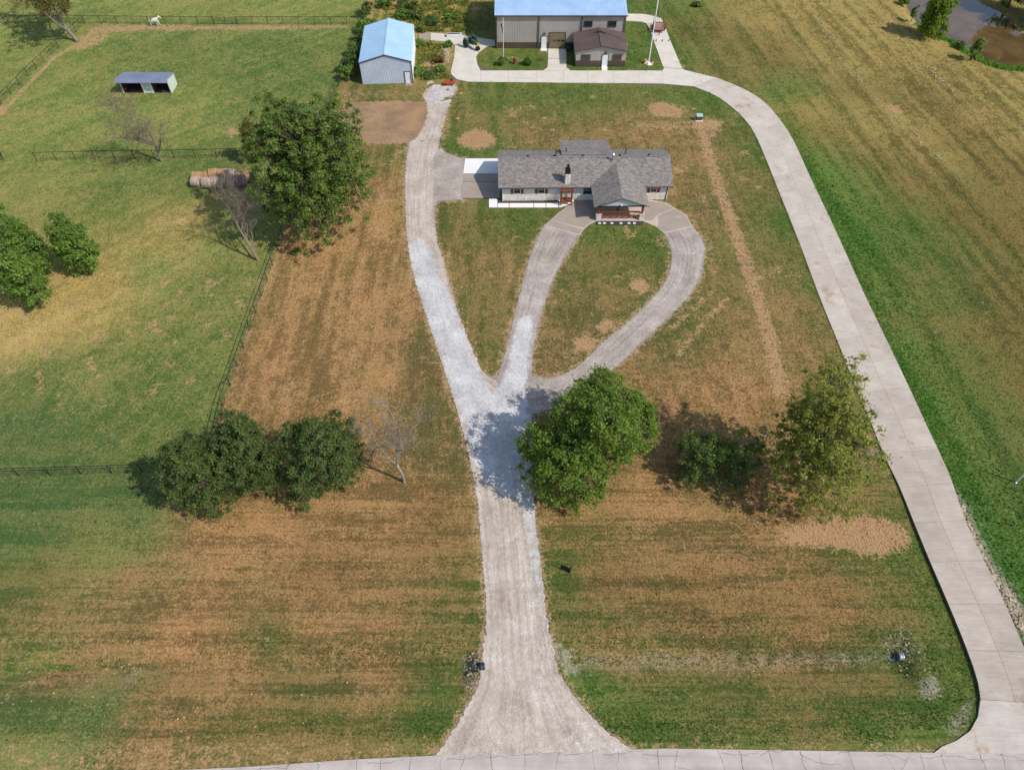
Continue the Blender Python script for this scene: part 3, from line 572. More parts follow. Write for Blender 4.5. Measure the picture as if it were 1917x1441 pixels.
# barn yard: slabs butted together
yard = sheet('concrete_yard', G([(843,140),(854,150),(874,154),(1004,155),(1150,156),(1300,163),(1339,145),(1286,132),(1277,130),(1240,129),(1231,134),(1072,134),(1060,127),(1026,127),(1014,132),(920,132),(897,123),(892,107),(850,112)]), .03, M['joint'], step=0, depth=.1)
def slab(pts, m, z=.055, parent=yard): return sheet('slab', pts, z, m, step=0, depth=.08, parent=parent, kind=None)
cuts = [900, 952, 1004, 1055, 1100, 1148, 1196, 1240]; prev = None
slab(G([(844,139),(855,149),(874,153.5),(899.8,154),(899.8,133),(894,122),(891,106),(895,100),(910,88),(927,86),(926,76),(872,67.5),(872,78),(852,86),(850,110),(845,130)]), M['concrete_pale'])
for a, b in zip(cuts[:-1], cuts[1:]):
    yb = lambda u: 154+(u-900)*.009
    top = lambda u: 133 if u > 897 else 124
    slab(G([(a+.13, top(a)), (b-.13, top(b)), (b-.13, yb(b)), (a+.13, yb(a))]), M['concrete_pale'])
slab(G([(1240.13,133),(1243,128),(1277,130),(1288,133.5),(1339,146),(1300,162.5),(1240.13,157.3)]), M['concrete_pale'])
slab(G([(1240,123),(1233,102),(1224,78),(1219,61),(1245,50),(1254,75),(1265,101),(1277,129),(1243,127)]), M['concrete_pale'])
slab(G([(1218.5,60),(1215,52),(1210,45),(1201,41),(1170,39.5),(1170,26.5),(1203,27),(1225,31),(1238,35),(1244.5,49.5)]), M['concrete_pale'])
slab(G([(1026,92),(1060,92),(1060,110),(1026,110)]), M['concrete_pale']); slab(G([(1026,111),(1060,111),(1060.5,127),(1068,132.5),(1017,132.5),(1025,127)]), M['concrete_pale'])
slab(G([(1126,125.5),(1137,125.5),(1137,132.8),(1126,132.8)]), M['concrete_new']); slab(G([(1012,91.5),(1024,91.5),(1024,96),(1012,96)]), M['concrete_new'])
slab(G([(806,62),(871,67.5),(871,78),(850,84),(836,78.5),(806,76)]), M['concrete_pale']); slab(G([(784,62),(805,61.8),(805,75.6),(784,75)]), M['concrete_old'])
# house paving
hp = sheet('house_paving', G([(869,297),(936,297),(936,373),(866,373)]), .02, M['joint'], step=0, depth=.1)
slab(G([(870.5,297.5),(936,297.5),(936,325.5),(867.5,325.5)]), M['concrete_new'], parent=hp)
slab(G([(867,326.5),(936,326.5),(936,340),(866.5,340)]), M['concrete_old'], parent=hp); slab(G([(866.5,341),(936,341),(936,371),(864,371)]), M['concrete_old'], parent=hp)
walk = sheet('front_walk', G([(915,373),(932,373),(932,380.5),(1046,380.5),(1046,376),(1078,376),(1062,385),(1047,389.5),(915,389.5)]), .02, M['joint'], step=0, depth=.1)
slab(G([(915.5,373),(931,373),(931,389),(915.5,389)]), M['concrete_new'], parent=walk)
for a, b in ((932,953),(953.7,999),(999.7,1022),(1022.7,1045.5)): slab(G([(a,381),(b-.4,381),(b-.4,389),(a,389)]), M['concrete_new'], parent=walk)
slab(G([(1046,375.5),(1077,375.5),(1061,385),(1047,389)]), M['concrete_new'], parent=walk)
court = sheet('porch_court', G([(1019,422),(1031,412),(1045,399),(1059,389),(1078,377),(1095,374),(1215,374),(1248,380),(1262,389),(1285,403),(1297,425),(1243,437),(1229,425),(1203,414),(1117,414),(1104,420),(1094,428),(1085,441)]), .028, M['concrete_edge'], step=0, depth=.1)
slab(G([(1021,421),(1033,412),(1053,419),(1091,430),(1085,439)]), M['concrete_old'], .045, court)
slab(G([(1034,411),(1047,399),(1061,389),(1079,378),(1096,375),(1116,375),(1116,412),(1103,419),(1093,427),(1054,418)]), M['concrete_old'], .045, court)
slab(G([(1117,375),(1204,375),(1204,412),(1117,412)]), M['concrete_edge'], .045, court)
slab(G([(1205,375.5),(1246,381),(1261,390),(1229,404),(1222,413),(1205,413)]), M['concrete_old'], .045, court)
slab(G([(1231,405),(1262,391),(1283,404),(1295,424),(1244,435),(1231,425),(1234,415)]), M['concrete_old'], .045, court)
sheet('mulch_bed', G([(932,374),(1046,374),(1046,380),(932,380)]), .05, M['mulch'], jit=.04, depth=.1); sheet('planter_bed', G([(1117,414.5),(1203,414.5),(1203,421.5),(1117,421.5)]), .07, M['mulch'], jit=.04, depth=.1)

# ================================================================ BUILDINGS
def ribbed(name, m, parent, p0, p1, z0, z1, pitch=.3, rib=.05, dep=.03, ztop=None):
    """upright ribbed sheet from p0 to p1 (2D); ribs stand proud to the right-hand side of the run"""
    p0, p1 = Vector(p0), Vector(p1); d = p1-p0; L = d.length; d.normalize(); nrm = Vector((d.y, -d.x)); prof = []
    t = 0.0
    while t < L-1e-4:
        prof += [(t, 0), (min(L, t+pitch-rib*2), 0), (min(L, t+pitch-rib*1.5), dep), (min(L, t+pitch-rib*.5), dep)]; t += pitch
    prof.append((L, 0)); mb = MB(); vs = []
    for t, o in prof:
        q = p0+d*t+nrm*o; zt = z1 if ztop is None else ztop(t/L); vs += [(q.x, q.y, z0), (q.x, q.y, zt)]
    mb.add(vs, [(2*i, 2*i+2, 2*i+3, 2*i+1) for i in range(len(prof)-1)]); return mb.build(name, m, parent)
def slope_roof(name, m, parent, pts, th=.1):
    mb = MB(); mb.hexa([(x, y, z-th) for x, y, z in pts], pts); return mb.build(name, m, parent)
def ribs_on(name, m, parent, a, b, c, d, step=.45, h=.035):
    """standing seams from edge a-b to edge d-c"""
    a, b, c, d = map(Vector, (a, b, c, d)); k = int((b-a).length/step); mb = MB(); nrm = (b-a).cross(d-a).normalized()
    if nrm.z < 0: nrm = -nrm
    w_ = (b-a).normalized()*.02
    for i in range(1, k):
        p, q = a.lerp(b, i/k), d.lerp(c, i/k)
        mb.hexa([p-w_, p+w_, q+w_, q-w_], [p-w_+nrm*h, p+w_+nrm*h, q+w_+nrm*h, q-w_+nrm*h])
    return mb.build(name, m, parent)
def window(parent, x, z0, w_, h, y=0, m='white_paint', mull=True):
    wn = MB().box(x-w_/2, x+w_/2, y-.03, y+.02, z0, z0+h).build('window', M['glass'], parent)
    f = MB(); t = .06
    for a in ((x-w_/2-t, x-w_/2, z0-t, z0+h+t), (x+w_/2, x+w_/2+t, z0-t, z0+h+t), (x-w_/2, x+w_/2, z0-t, z0), (x-w_/2, x+w_/2, z0+h, z0+h+t)): f.box(a[0], a[1], y-.06, y+.01, a[2], a[3])
    if mull: f.box(x-w_/2, x+w_/2, y-.05, y-.031, z0+h*.48, z0+h*.52)
    f.build('frame', M[m], wn); return wn
def door(parent, x, w_, h, y=0, m='white_paint', fm='trim_dark'):
    d = MB().box(x-w_/2, x+w_/2, y-.05, y+.02, .03, h).build('door', M[m], parent, bevel=.01)
    f = MB().box(x-w_/2-.08, x-w_/2, y-.08, y+.02, .03, h+.08).box(x+w_/2, x+w_/2+.08, y-.08, y+.02, .03, h+.08).box(x-w_/2, x+w_/2, y-.08, y+.02, h, h+.08); f.build('frame', M[fm], d)
    MB().tube((x+w_*.38, y-.12, 1.0), (x+w_*.38, y-.05, 1.0), .03).build('handle', M['steel'], d); return d
def stones_on(parent, x0, x1, z0, z1, y, seed, axis_='x', out=-1):
    r = random.Random(seed); mb = MB(); z = z0
    while z < z1-.02:
        hh = min(r.uniform(.11, .2), z1-z); x = x0
        while x < x1-.02:
            ww = min(r.uniform(.16, .42), x1-x); dp = r.uniform(.03, .09); s = r.uniform(-.03, .03); g = .012
            if x1-x-ww < .08: ww = x1-x
            a = [(x+g, z+g), (x+ww-g, z+g), (x+ww-g+s*.4, z+hh-g), (x+g+s*.4, z+hh-g)]
            if axis_ == 'x': mb.hexa([(p, y, q) for p, q in a], [(p*.94+(x+ww/2)*.06, y+out*dp, q) for p, q in a])
            else: mb.hexa([(y, p, q) for p, q in a], [(y+out*dp, p*.94+(x+ww/2)*.06, q) for p, q in a])
            x += ww
        z += hh
    o = mb.build('stone_facing', M['stone'], parent); o['kind'] = 'stuff'; return o
# ---------------------------------------------------------------- ranch house
HX, HY = -1.36, 81.15
house = thing('ranch_house', 'long single-storey ranch house with grey shingle roof and gabled porte-cochere', 'house', (HX, HY, 0), R(.9))
LW, DW, ZE, ZR = 22.6, 7.8, 2.5, 4.2
wm = MB(); wm.box(0, LW, 0, DW, 0, 2.42)
wm.add([(.0,0,2.42),(.0,DW,2.42),(.0,3.9,3.95)], [(0,1,2)]); wm.add([(LW,0,2.42),(LW,DW,2.42),(LW,3.9,3.95)], [(0,2,1)])
wm.build('wall', M['siding'], house)
stones_on(house, .02, 11.0, .02, 1.15, -.005, 3); stones_on(house, 19.3, LW, .02, 1.15, -.005, 4)
stones_on(house, 0, DW, .02, 1.15, LW+.005, 5, 'y', 1)
roof = slope_roof('roof', M['shingle'], house, [(-.5,-.5,ZE),(LW+.5,-.5,ZE),(LW+.5,3.9,ZR),(-.5,3.9,ZR)], .14)
slope_roof('rear_slope', M['shingle'], roof, [(-.5,3.9,ZR),(LW+.5,3.9,ZR),(LW+.5,8.3,ZE),(-.5,8.3,ZE)], .14)
slope_roof('rear_porch_roof', M['shingle'], roof, [(8.3,5.0,3.86),(15.3,5.0,3.86),(15.3,10.6,2.6),(8.3,10.6,2.6)], .12)
MB().box(-.5, LW+.5, 3.78, 4.02, ZR-.02, ZR+.03).build('ridge_cap', M['shingle'], roof)
MB().box(-.52, 12.0, -.60, -.5, ZE-.16, ZE-.02).build('gutter', M['office_roof'], house); MB().box(19.3, LW+.52, -.60, -.5, ZE-.16, ZE-.02).build('gutter', M['office_roof'], house)
for x in (.12, LW-.1): MB().box(x-.05, x+.05, -.14, -.04, .05, 2.35).build('downspout', M['white_paint' if x < 1 else 'trim_dark'], house)
for x in (2.06, 5.36, 20.64):
    window(house, x, 1.25, .82, .98)
    for sx_ in (-1, 1):
        sh = MB().box(x+sx_*.68-.19, x+sx_*.68+.19, -.07, 0, 1.18, 2.3).build('shutter', M['wood'], house)
        [MB().box(x+sx_*.68-.16, x+sx_*.68+.16, -.09, -.071, zz, zz+.08).build('batten', M['wood'], sh) for zz in (1.3, 2.05)]
window(house, 11.65, 1.0, 1.2, 1.25); door(house, 14.2, 1.0, 2.1, fm='wood', m='wood'); window(house, 17.2, .9, 1.6, 1.25)
# porte-cochere
pl, pr, px_, pf = 12.0, 19.25, 15.6, -4.95
slope_roof('porch_roof', M['shingle'], house, [(pl,pf,2.55),(px_,pf,3.85),(px_,3.05,3.88),(pl,-.36,2.57)], .13)
slope_roof('porch_roof', M['shingle'], house, [(px_,pf,3.85),(pr,pf,2.55),(pr,-.36,2.57),(px_,3.05,3.88)], .13)
MB().add([(pl+.35,pf+.3,2.5),(pr-.35,pf+.3,2.5),(px_,pf+.3,3.7),(pl+.35,pf+.4,2.5),(pr-.35,pf+.4,2.5),(px_,pf+.4,3.7)], [(0,1,2),(5,4,3),(0,3,4,1),(1,4,5,2),(2,5,3,0)]).build('gable', M['siding'], house)
MB().box(pl+.35, pr-.35, pf+.28, pf+.46, 2.3, 2.5).box(pl+.5, pl+.68, pf+.46, -.1, 2.3, 2.48).box(pr-.68, pr-.5, pf+.46, -.1, 2.3, 2.48).build('beam', M['trim_dark'], house)
for xx in (12.85, 18.6):
    b_ = MB().box(xx-.3, xx+.3, -4.5, -3.9, .03, .86).build('stone_pier', M['mortar'], house)
    stones_on(b_, xx-.31, xx+.31, .04, .86, -4.5, int(xx*7)); stones_on(b_, -4.5, -3.9, .04, .86, xx-.3, int(xx*9), 'y', -1)
    MB().box(xx-.38, xx+.38, -4.58, -3.82, .862, .94).build('cap', M['concrete_edge'], b_)
    MB().box(xx-.13, xx+.13, -4.33, -4.07, .942, 2.3).build('post', M['wood'], house)
MB().box(15.55, 15.8, -2.5, -2.25, .04, 2.7).build('post', M['wood'], house)
for z in (.5, 1.12): MB().box(13.15, 18.3, -4.3, -4.16, z, z+.14).build('rail', M['wood'], house)
for k in range(3):
    x0 = 13.4+k*1.6; bx = MB()
    for s_ in (0, 1):
        a, b = (x0, .12), (x0+1.3, 1.1)
        if s_: a, b = (x0, 1.1), (x0+1.3, .12)
        bx.hexa([(a[0]-.05, -4.27+s_*.03, a[1]), (a[0]+.05, -4.27+s_*.03, a[1]), (b[0]+.05, -4.27+s_*.03, b[1]), (b[0]-.05, -4.27+s_*.03, b[1])], [(a[0]-.05, -4.25+s_*.03, a[1]), (a[0]+.05, -4.25+s_*.03, a[1]), (b[0]+.05, -4.25+s_*.03, b[1]), (b[0]-.05, -4.25+s_*.03, b[1])])
    bx.build('cross_brace', M['wood_dark'], house)
lt = MB().lathe([(.02,.0),(.10,-.02),(.12,-.16),(.05,-.24)], 10); lt.build('lantern', M['white_paint'], house, loc=(15.6, pf+.2, 2.75))
# chimney and pipes
ch = MB().box(8.5, 9.15, .0, .75, 2.4, 4.2).build('chimney', M['mortar'], house)
stones_on(ch, 8.5, 9.15, 2.5, 4.2, .0, 11); stones_on(ch, .0, .75, 2.5, 4.2, 9.15, 12, 'y', 1); stones_on(ch, .0, .75, 2.5, 4.2, 8.5, 13, 'y', -1)
MB().hexa([(8.46,-.04,4.2),(9.19,-.04,4.2),(9.19,.79,4.2),(8.46,.79,4.2)], [(8.5,.0,4.75),(9.15,.0,4.75),(9.15,.75,4.75),(8.5,.75,4.75)]).hexa([(8.6,.12,4.75),(9.05,.12,4.75),(9.05,.62,4.75),(8.6,.62,4.75)], [(8.7,.25,5.45),(8.95,.25,5.45),(8.95,.5,5.45),(8.7,.5,5.45)]).build('chimney_cap', M['black'], ch)
for x, y, h in ((7.45,4.6,.95),(9.0,6.2,.8),(17.2,5.6,.8)):
    z = ZR-abs(y-3.9)*.386; MB().tube((x,y,z-.1),(x,y,z+h),.07).build('vent_pipe', M['black'], roof)
st = MB().tube((15.15,3.35,3.7),(15.15,3.35,4.85),.12).tube((15.15,3.35,4.86),(15.15,3.35,4.93),.2).tube((15.15,3.35,4.96),(15.15,3.35,5.1),.2,.05); st.build('flue', M['steel'], roof)
for x in (3.6, 7.2, 11.1, 16.2, 20.2): MB().box(x-.15, x+.15, 4.15, 4.4, ZR-.12, ZR+.06).build('ridge_vent', M['black'], roof)
MB().box(-.06, -.001, 2.5, 5.2, .05, 2.1).build('garage_door', M['white_paint'], house)
# wooden arbor with a bench
ab = thing('wooden_arbor', 'stained wood arbor with slatted top against the ranch house front', 'arbor', (HX+8.75, HY-.75, 0), R(.9))
for x in (-.72, .72):
    for y in (-.3, .45): MB().box(x-.07, x+.07, y-.07, y+.07, .05, 2.15).build('post', M['wood'], ab)
for y in (-.3, .45): MB().box(-.95, .95, y-.05, y+.05, 2.152, 2.3).build('beam', M['wood'], ab)
for i in range(7): MB().box(-.84+i*.28-.04, -.84+i*.28+.04, -.6, .7, 2.303, 2.41).build('rafter', M['wood'], ab)
MB().box(-.64, .64, -.25, .2, .5, .58).build('seat', M['wood'], ab); MB().box(-.64, .64, .2, .27, .6, .95).build('backrest', M['wood'], ab)
for i, x in enumerate((1120, 1129, 1143, 1160, 1175, 1185)):
    p = P(x+2, 419.5); o = MB().hexa([(-.22,-.12,0),(.2,-.14,0),(.24,.12,0),(-.18,.13,0)], [(-.17,-.08,.16),(.15,-.09,.18),(.17,.08,.15),(-.14,.09,.17)]).build('edging_stone', M['shed_white'], bevel=.03, loc=(p.x, p.y, .08))
    tag(o, ['leftmost','second from the left','third from the left','third from the right','second from the right','rightmost'][i]+' white stone in the porch planter bed', 'stone', 'white stones in the planter bed')
# ---------------------------------------------------------------- large metal barn
barn = thing('metal_barn', 'large grey ribbed metal barn with bluish roof and brown base panels', 'barn', (-2.78, 125.0, 0))
BW, BD, BE = 22.3, 16.0, 5.7; BR = BE+1.5
ribbed('wall_panel', M['barn_wall'], barn, (0,0), (BW,0), 1.0, BE); ribbed('base_panel', M['barn_brown'], barn, (0,-.012), (8.0,-.012), 0, 1.06)
ribbed('base_panel', M['barn_brown'], barn, (8.8,-.012), (9.25,-.012), 0, 1.06); ribbed('base_panel', M['barn_brown'], barn, (12.1,-.012), (BW,-.012), 0, 1.06)
gz = lambda t: BE+1.5*(1-abs(2*t-1))
ribbed('side_wall', M['barn_wall'], barn, (BW,0), (BW,BD), 0, BE, ztop=gz); ribbed('side_wall', M['barn_wall'], barn, (0,BD), (0,0), 0, BE, ztop=gz); ribbed('rear_wall', M['barn_wall'], barn, (BW,BD), (0,BD), 0, BE)
for y0, y1, z0, z1 in ((-.3, BD/2, BE, BR), (BD/2, BD+.3, BR, BE)):
    q = [(-.2,y0,z0+.06),(BW+.2,y0,z0+.06),(BW+.2,y1,z1+.06),(-.2,y1,z1+.06)]; rf = slope_roof('roof', M['barn_roof'], barn, q, .06)
    ribs_on('seams', M['barn_roof'], rf, *q, step=.4)
MB().box(-.2, BW+.2, -.42, -.3, BE-.14, BE+.03).build('gutter', M['barn_brown'], barn)
for x in (.12, 7.4, 14.75, BW-.12): MB().box(x-.1, x+.1, -.16, -.04, .02, BE-.1).build('downspout', M['barn_brown'], barn)
for x in (15.86, 20.0): window(barn, x, 3.75, 1.35, .9, -.05, 'barn_brown', False)
door(barn, 8.4, .95, 2.1, -.05, fm='barn_brown')
gd = MB().box(9.3, 12.05, -.03, .03, .02, 2.7).build('garage_door', M['trim_dark'], barn)
for k in range(5): MB().box(9.34, 12.01, -.06, -.031, .03+k*.535, .03+k*.535+.52).build('panel', M['door_tan'], gd)
for k in range(3): MB().box(9.95+k*.7, 10.5+k*.7, -.075, -.061, 1.2, 1.5).build('pane', M['glass'], gd)
MB().box(9.2,9.3,-.1,.02,0,2.8).box(12.05,12.15,-.1,.02,0,2.8).box(9.3,12.05,-.1,.02,2.7,2.8).build('frame', M['barn_brown'], gd)
MB().box(8.25, 8.55, -.28, -.05, 2.5, 2.68).build('wall_light', M['black'], barn)
ac = thing('air_conditioner', 'dark boxy air conditioner between the garage door and brown-roofed office', 'air conditioner', (9.85, 124.3, 0))
MB().box(-.4,.4,-.35,.35,.08,.85).build('case', M['trim_dark'], ac, bevel=.03); MB().tube((0,0,.851),(0,0,.89),.3,n=16).build('fan_grille', M['black'], ac)
# ---------------------------------------------------------------- small office
off = thing('metal_office', 'small grey ribbed metal office with brown gabled roof before the barn', 'building', (10.8, 118.45, 0))
OW, OD, OE, OR_ = 8.4, 6.45, 2.75, 3.6
og = lambda t: OE+(OR_-OE)*(1-abs(2*t-1))
ribbed('wall_panel', M['barn_wall'], off, (0,0), (OW,0), 1.0, OE, ztop=og); ribbed('base_panel', M['barn_brown'], off, (0,-.012), (4.42,-.012), 0, 1.05); ribbed('base_panel', M['barn_brown'], off, (5.48,-.012), (OW,-.012), 0, 1.05)
ribbed('side_wall', M['barn_wall'], off, (OW,0), (OW,OD), 1.0, OE); ribbed('side_wall', M['barn_wall'], off, (0,OD), (0,0), 1.0, OE)
ribbed('base_panel', M['barn_brown'], off, (OW+.012,0), (OW+.012,OD), 0, 1.05); ribbed('base_panel', M['barn_brown'], off, (-.012,OD), (-.012,0), 0, 1.05)
for x0, x1, z0, z1 in ((-.25, OW/2, OE, OR_), (OW/2, OW+.25, OR_, OE)):
    q = [(x0,-.3,z0+.06),(x1,-.3,z1+.06),(x1,OD,z1+.06),(x0,OD,z0+.06)]; rf = slope_roof('roof', M['office_roof'], off, q, .07)
    ribs_on('seams', M['office_roof'], rf, q[1], q[2], q[3], q[0], step=.3)
    MB().hexa([(x0,-.36,z0-.1),(x1,-.36,z1-.1),(x1,-.302,z1-.1),(x0,-.302,z0-.1)], [(x0,-.36,z0+.1),(x1,-.36,z1+.1),(x1,-.302,z1+.1),(x0,-.302,z0+.1)]).build('fascia', M['barn_brown'], off)
MB().box(OW/2-.2, OW/2+.2, -.36, OD, OR_+.08, OR_+.13).build('ridge_cap', M['office_roof'], off)
for x in (1.65, 6.95): wn = window(off, x, 1.2, 1.45, .85, -.05, 'barn_brown', False)
MB().tube((7.2,-.10,1.65),(7.2,-.083,1.65),.27,n=14).build('red_disc', M['red'], wn)
door(off, 4.95, .95, 2.1, -.05, fm='barn_brown'); MB().box(4.8, 5.1, -.28, -.05, 2.35, 2.5).build('wall_light', M['black'], off)
# ---------------------------------------------------------------- blue-roofed storage shed
shed = thing('metal_shed', 'pale blue metal storage shed with light blue gable roof beside the fence', 'shed', (-24.65, 112.54, 0), R(3.2))
SW, SD, SE, SR = 8.3, 12.7, 3.65, 4.85; sg = lambda t: SE+(SR-SE)*(1-abs(2*t-1))
ribbed('wall_panel', M['shed_wall'], shed, (0,0), (SW,0), 0, SE, .28, .05, .03, sg); ribbed('side_wall', M['shed_white'], shed, (SW,0), (SW,SD), 0, SE); ribbed('side_wall', M['shed_wall'], shed, (0,SD), (0,0), 0, SE); ribbed('rear_wall', M['shed_wall'], shed, (SW,SD), (0,SD), 0, SE, ztop=sg)
for x0, x1, z0, z1 in ((-.12, SW/2, SE, SR), (SW/2, SW+.12, SR, SE)):
    q = [(x0,-.12,z0+.05),(x1,-.12,z1+.05),(x1,SD+.12,z1+.05),(x0,SD+.12,z0+.05)]; rf = slope_roof('roof', M['shed_roof'], shed, q, .05); ribs_on('seams', M['shed_roof'], rf, q[1], q[2], q[3], q[0], step=.6, h=.02)
    MB().hexa([(x0,-.17,z0-.1),(x1,-.17,z1-.1),(x1,-.122,z1-.1),(x0,-.122,z0-.1)], [(x0,-.17,z0+.06),(x1,-.17,z1+.06),(x1,-.122,z1+.06),(x0,-.122,z0+.06)]).build('fascia', M['trim_dark'], shed)
MB().box(SW/2-.12, SW/2+.12, -.12, SD+.12, SR+.06, SR+.1).build('ridge_cap', M['shed_roof'], shed)
door(shed, 7.5, .85, 1.95, -.04); MB().box(7.0,8.0,-.9,-.1,-.05,.06).build('door_step', M['concrete_old'], shed)
MB().box(SW-.06,SW+.06,-.1,-.02,0,SE-.1).build('corner_trim', M['trim_dark'], shed)
# ---------------------------------------------------------------- horse shelter
ls = thing('horse_shelter', 'open-fronted two-bay horse shelter with slate blue roof in the pasture', 'shelter', (-63.27, 109.75, 0))
Lx, Ly = 7.9, 2.9
for x in (0, Lx-.06):
    MB().add([(x,0,0),(x,Ly,0),(x,Ly,1.9),(x,0,2.45),(x+.06,0,0),(x+.06,Ly,0),(x+.06,Ly,1.9),(x+.06,0,2.45)], [(0,3,2,1),(4,5,6,7),(0,1,5,4),(1,2,6,5),(2,3,7,6),(3,0,4,7)]).build('side_wall', M['shelter_wall'], ls)
MB().box(.06, Lx-.06, Ly-.06, Ly, 0, 1.88).build('rear_wall', M['shelter_wall'], ls)
MB().box(.07,Lx-.07,Ly-.12,Ly-.065,.0,1.6).build('kick_boards', M['wood_dark'], ls)
for x in (.066, 3.3, 5.0, Lx-.11): MB().box(x, x+.045, .1, Ly-.13, 0, 1.3).build('kick_boards', M['wood_dark'], ls)
MB().box(3.35, 5.0, .02, .08, 0, 2.3).build('front_panel', M['shelter_wall'], ls)
for x in (3.35, 4.72): MB().box(x, x+.28, -.02, .018, 0, 2.3).build('trim_board', M['shed_white'], ls)
cr_ = MB()
for a, b in (((3.75,.12),(4.6,.95)), ((3.75,.95),(4.6,.12))): cr_.hexa([(a[0]-.04,-.01,a[1]),(a[0]+.04,-.01,a[1]),(b[0]+.04,-.01,b[1]),(b[0]-.04,-.01,b[1])], [(a[0]-.04,.015,a[1]),(a[0]+.04,.015,a[1]),(b[0]+.04,.015,b[1]),(b[0]-.04,.015,b[1])])
cr_.build('cross_brace', M['trim_dark'], ls); MB().box(3.68,4.68,.005,.018,.05,1.05).build('half_door', M['shed_white'], ls)
q = [(-.35,-.1,2.5),(Lx+.15,-.1,2.5),(Lx+.15,Ly+.15,1.93),(-.35,Ly+.15,1.93)]; rf = slope_roof('roof', M['shelter_roof'], ls, q, .05); ribs_on('seams', M['shelter_roof'], rf, *q, step=.5, h=.02)
q = [(-.35,-.75,2.12),(Lx+.15,-.75,2.12),(Lx+.15,-.1,2.5),(-.35,-.1,2.5)]; rf = slope_roof('visor', M['shelter_roof'], ls, q, .05)
for x in (.02, Lx-.14): MB().box(x, x+.12, -.08, .04, 0, 2.36).build('post', M['shelter_wall'], ls)
MB().box(.08, Lx-.08, .1, Ly-.13, -.02, .06).build('dirt_floor', M['mulch'], ls)

# ================================================================ FENCES
def fence(name, label, pts, spacing=2.75, h=1.42, rails=(1.40,), wires=True, skip=None, post_r=.045):
    pts = [Vector((p[0], p[1], 0)) for p in pts]; root = thing(name, label, 'fence', (pts[0].x, pts[0].y, 0)); o = pts[0]
    pm = MB().tube((0,0,-.1),(0,0,h),post_r,n=8).mesh('post'); pm.materials.append(M['fence'])
    for a, b in zip(pts[:-1], pts[1:]):
        L = (b-a).length; k = max(1, round(L/spacing)); d = (b-a)/k
        rms = []
        for z in rails:
            rm = MB().tube((0,0,z),(d.x,d.y,z),.04,n=8).mesh('rail'); rm.materials.append(M['fence']); rms.append(rm)
        wmh = None
        if wires:
            wb = MB()
            for z in (.12,.32,.52,.72,.92,1.12): wb.tube((0,0,z),(d.x,d.y,z),.007,n=3,caps=False)
            for j in range(1, 9): wb.tube((d.x*j/9,d.y*j/9,.1),(d.x*j/9,d.y*j/9,1.14),.006,n=3,caps=False)
            wmh = wb.mesh('wire_mesh'); wmh.materials.append(M['steel'] if False else M['fence'])
        for i in range(k+1):
            p = a+d*i-o; z = hgt(p.x+o.x, p.y+o.y)
            if i < k or b is pts[-1]: link('post', pm, root, (p.x, p.y, z))
            if i < k:
                if skip and skip[0] <= i < skip[1]: continue
                for rm in rms: link('rail', rm, root, (p.x, p.y, z))
                if wmh: q = link('wire_mesh', wmh, root, (p.x, p.y, z))
    return root
fence('pipe_fence', 'long black pipe fence running from the roadside trees back to the blue shed', G([(392,868),(418,760),(520,470),(634,163),(668,75),(682,47)]))
fence('pipe_fence', 'black pipe fence across the top of the pasture behind the white horse', G([(-40,43),(160,44.5),(310,46),(400.6,46)])); 
fence('pipe_fence', 'black pipe fence at the back of the pasture between the field gate and shed', G([(444.7,46),(560,46.5),(680,46)]))
fence('pipe_fence', 'slanting black pipe fence in the upper left corner below the leaning tree', G([(158,46),(110,90),(54,143.4),(-14,213)]))
fence('pipe_fence', 'black pipe fence across the pasture just behind the hay bales', G([(69.5,301.5),(216,298),(327,297),(485,293)]))
fence('pipe_fence', 'black pipe fence at left edge below the green pasture meeting the cedars', G([(-60,895),(37,891),(268,884),(392,868)]))
def pipe_gate(label, a, b, h=1.2):
    a, b = Vector((a.x,a.y,0)), Vector((b.x,b.y,0)); d = b-a; r = thing('pipe_gate', label, 'gate', a)
    for z in (.2,.45,.7,.95,1.2): MB().tube((0,0,z),(d.x,d.y,z),.025).build('rail', M['fence'], r)
    for t in (0,.5,1): MB().tube((d.x*t,d.y*t,.15),(d.x*t,d.y*t,1.25),.03).build('upright', M['fence'], r)
pipe_gate('black pipe field gate in the back pasture fence right of the horse', P(401.5,46.2), P(443.8,46.2)); pipe_gate('open black pipe gate at the left edge above the bright trees', P(8,302), P(-6,268))

# ================================================================ TREES
def set_tint(me, tint):   # per-vertex (r: shade, g: browning)
    col_attr(me, 'tint', np.column_stack([tint[:, 0], tint[:, 1], np.zeros(len(tint)), np.ones(len(tint))]))
def leaf_mesh(name, m, C, size, nrm_bias, r, parent, tint_c=None, droop=0.0):
    """C: leaf centres (N,3); nrm_bias: preferred normals (N,3)"""
    N = len(C); nr = r.normal(size=(N, 3))*.75+nrm_bias; nr /= np.linalg.norm(nr, axis=1)[:, None]+1e-9
    t = r.normal(size=(N, 3)); t[:, 2] -= droop; t -= (t*nr).sum(1)[:, None]*nr; t /= np.linalg.norm(t, axis=1)[:, None]+1e-9; b = np.cross(nr, t)
    s = size*r.uniform(.6, 1.35, N)[:, None]; e = r.uniform(.45, .75, N)[:, None]
    V = np.stack([C-t*s, C-b*s*e+nr*s*.12, C+t*s, C+b*s*e+nr*s*.12], 1).reshape(-1, 3)
    F = np.arange(4*N).reshape(N, 4); o = np_mesh(name, V, F, m, parent)
    tt = np.clip((tint_c if tint_c is not None else .5)+r.normal(0, .16, N), 0, 1); br = r.random(N)
    set_tint(o.data, np.repeat(np.column_stack([tt, br]), 4, 0)); return o
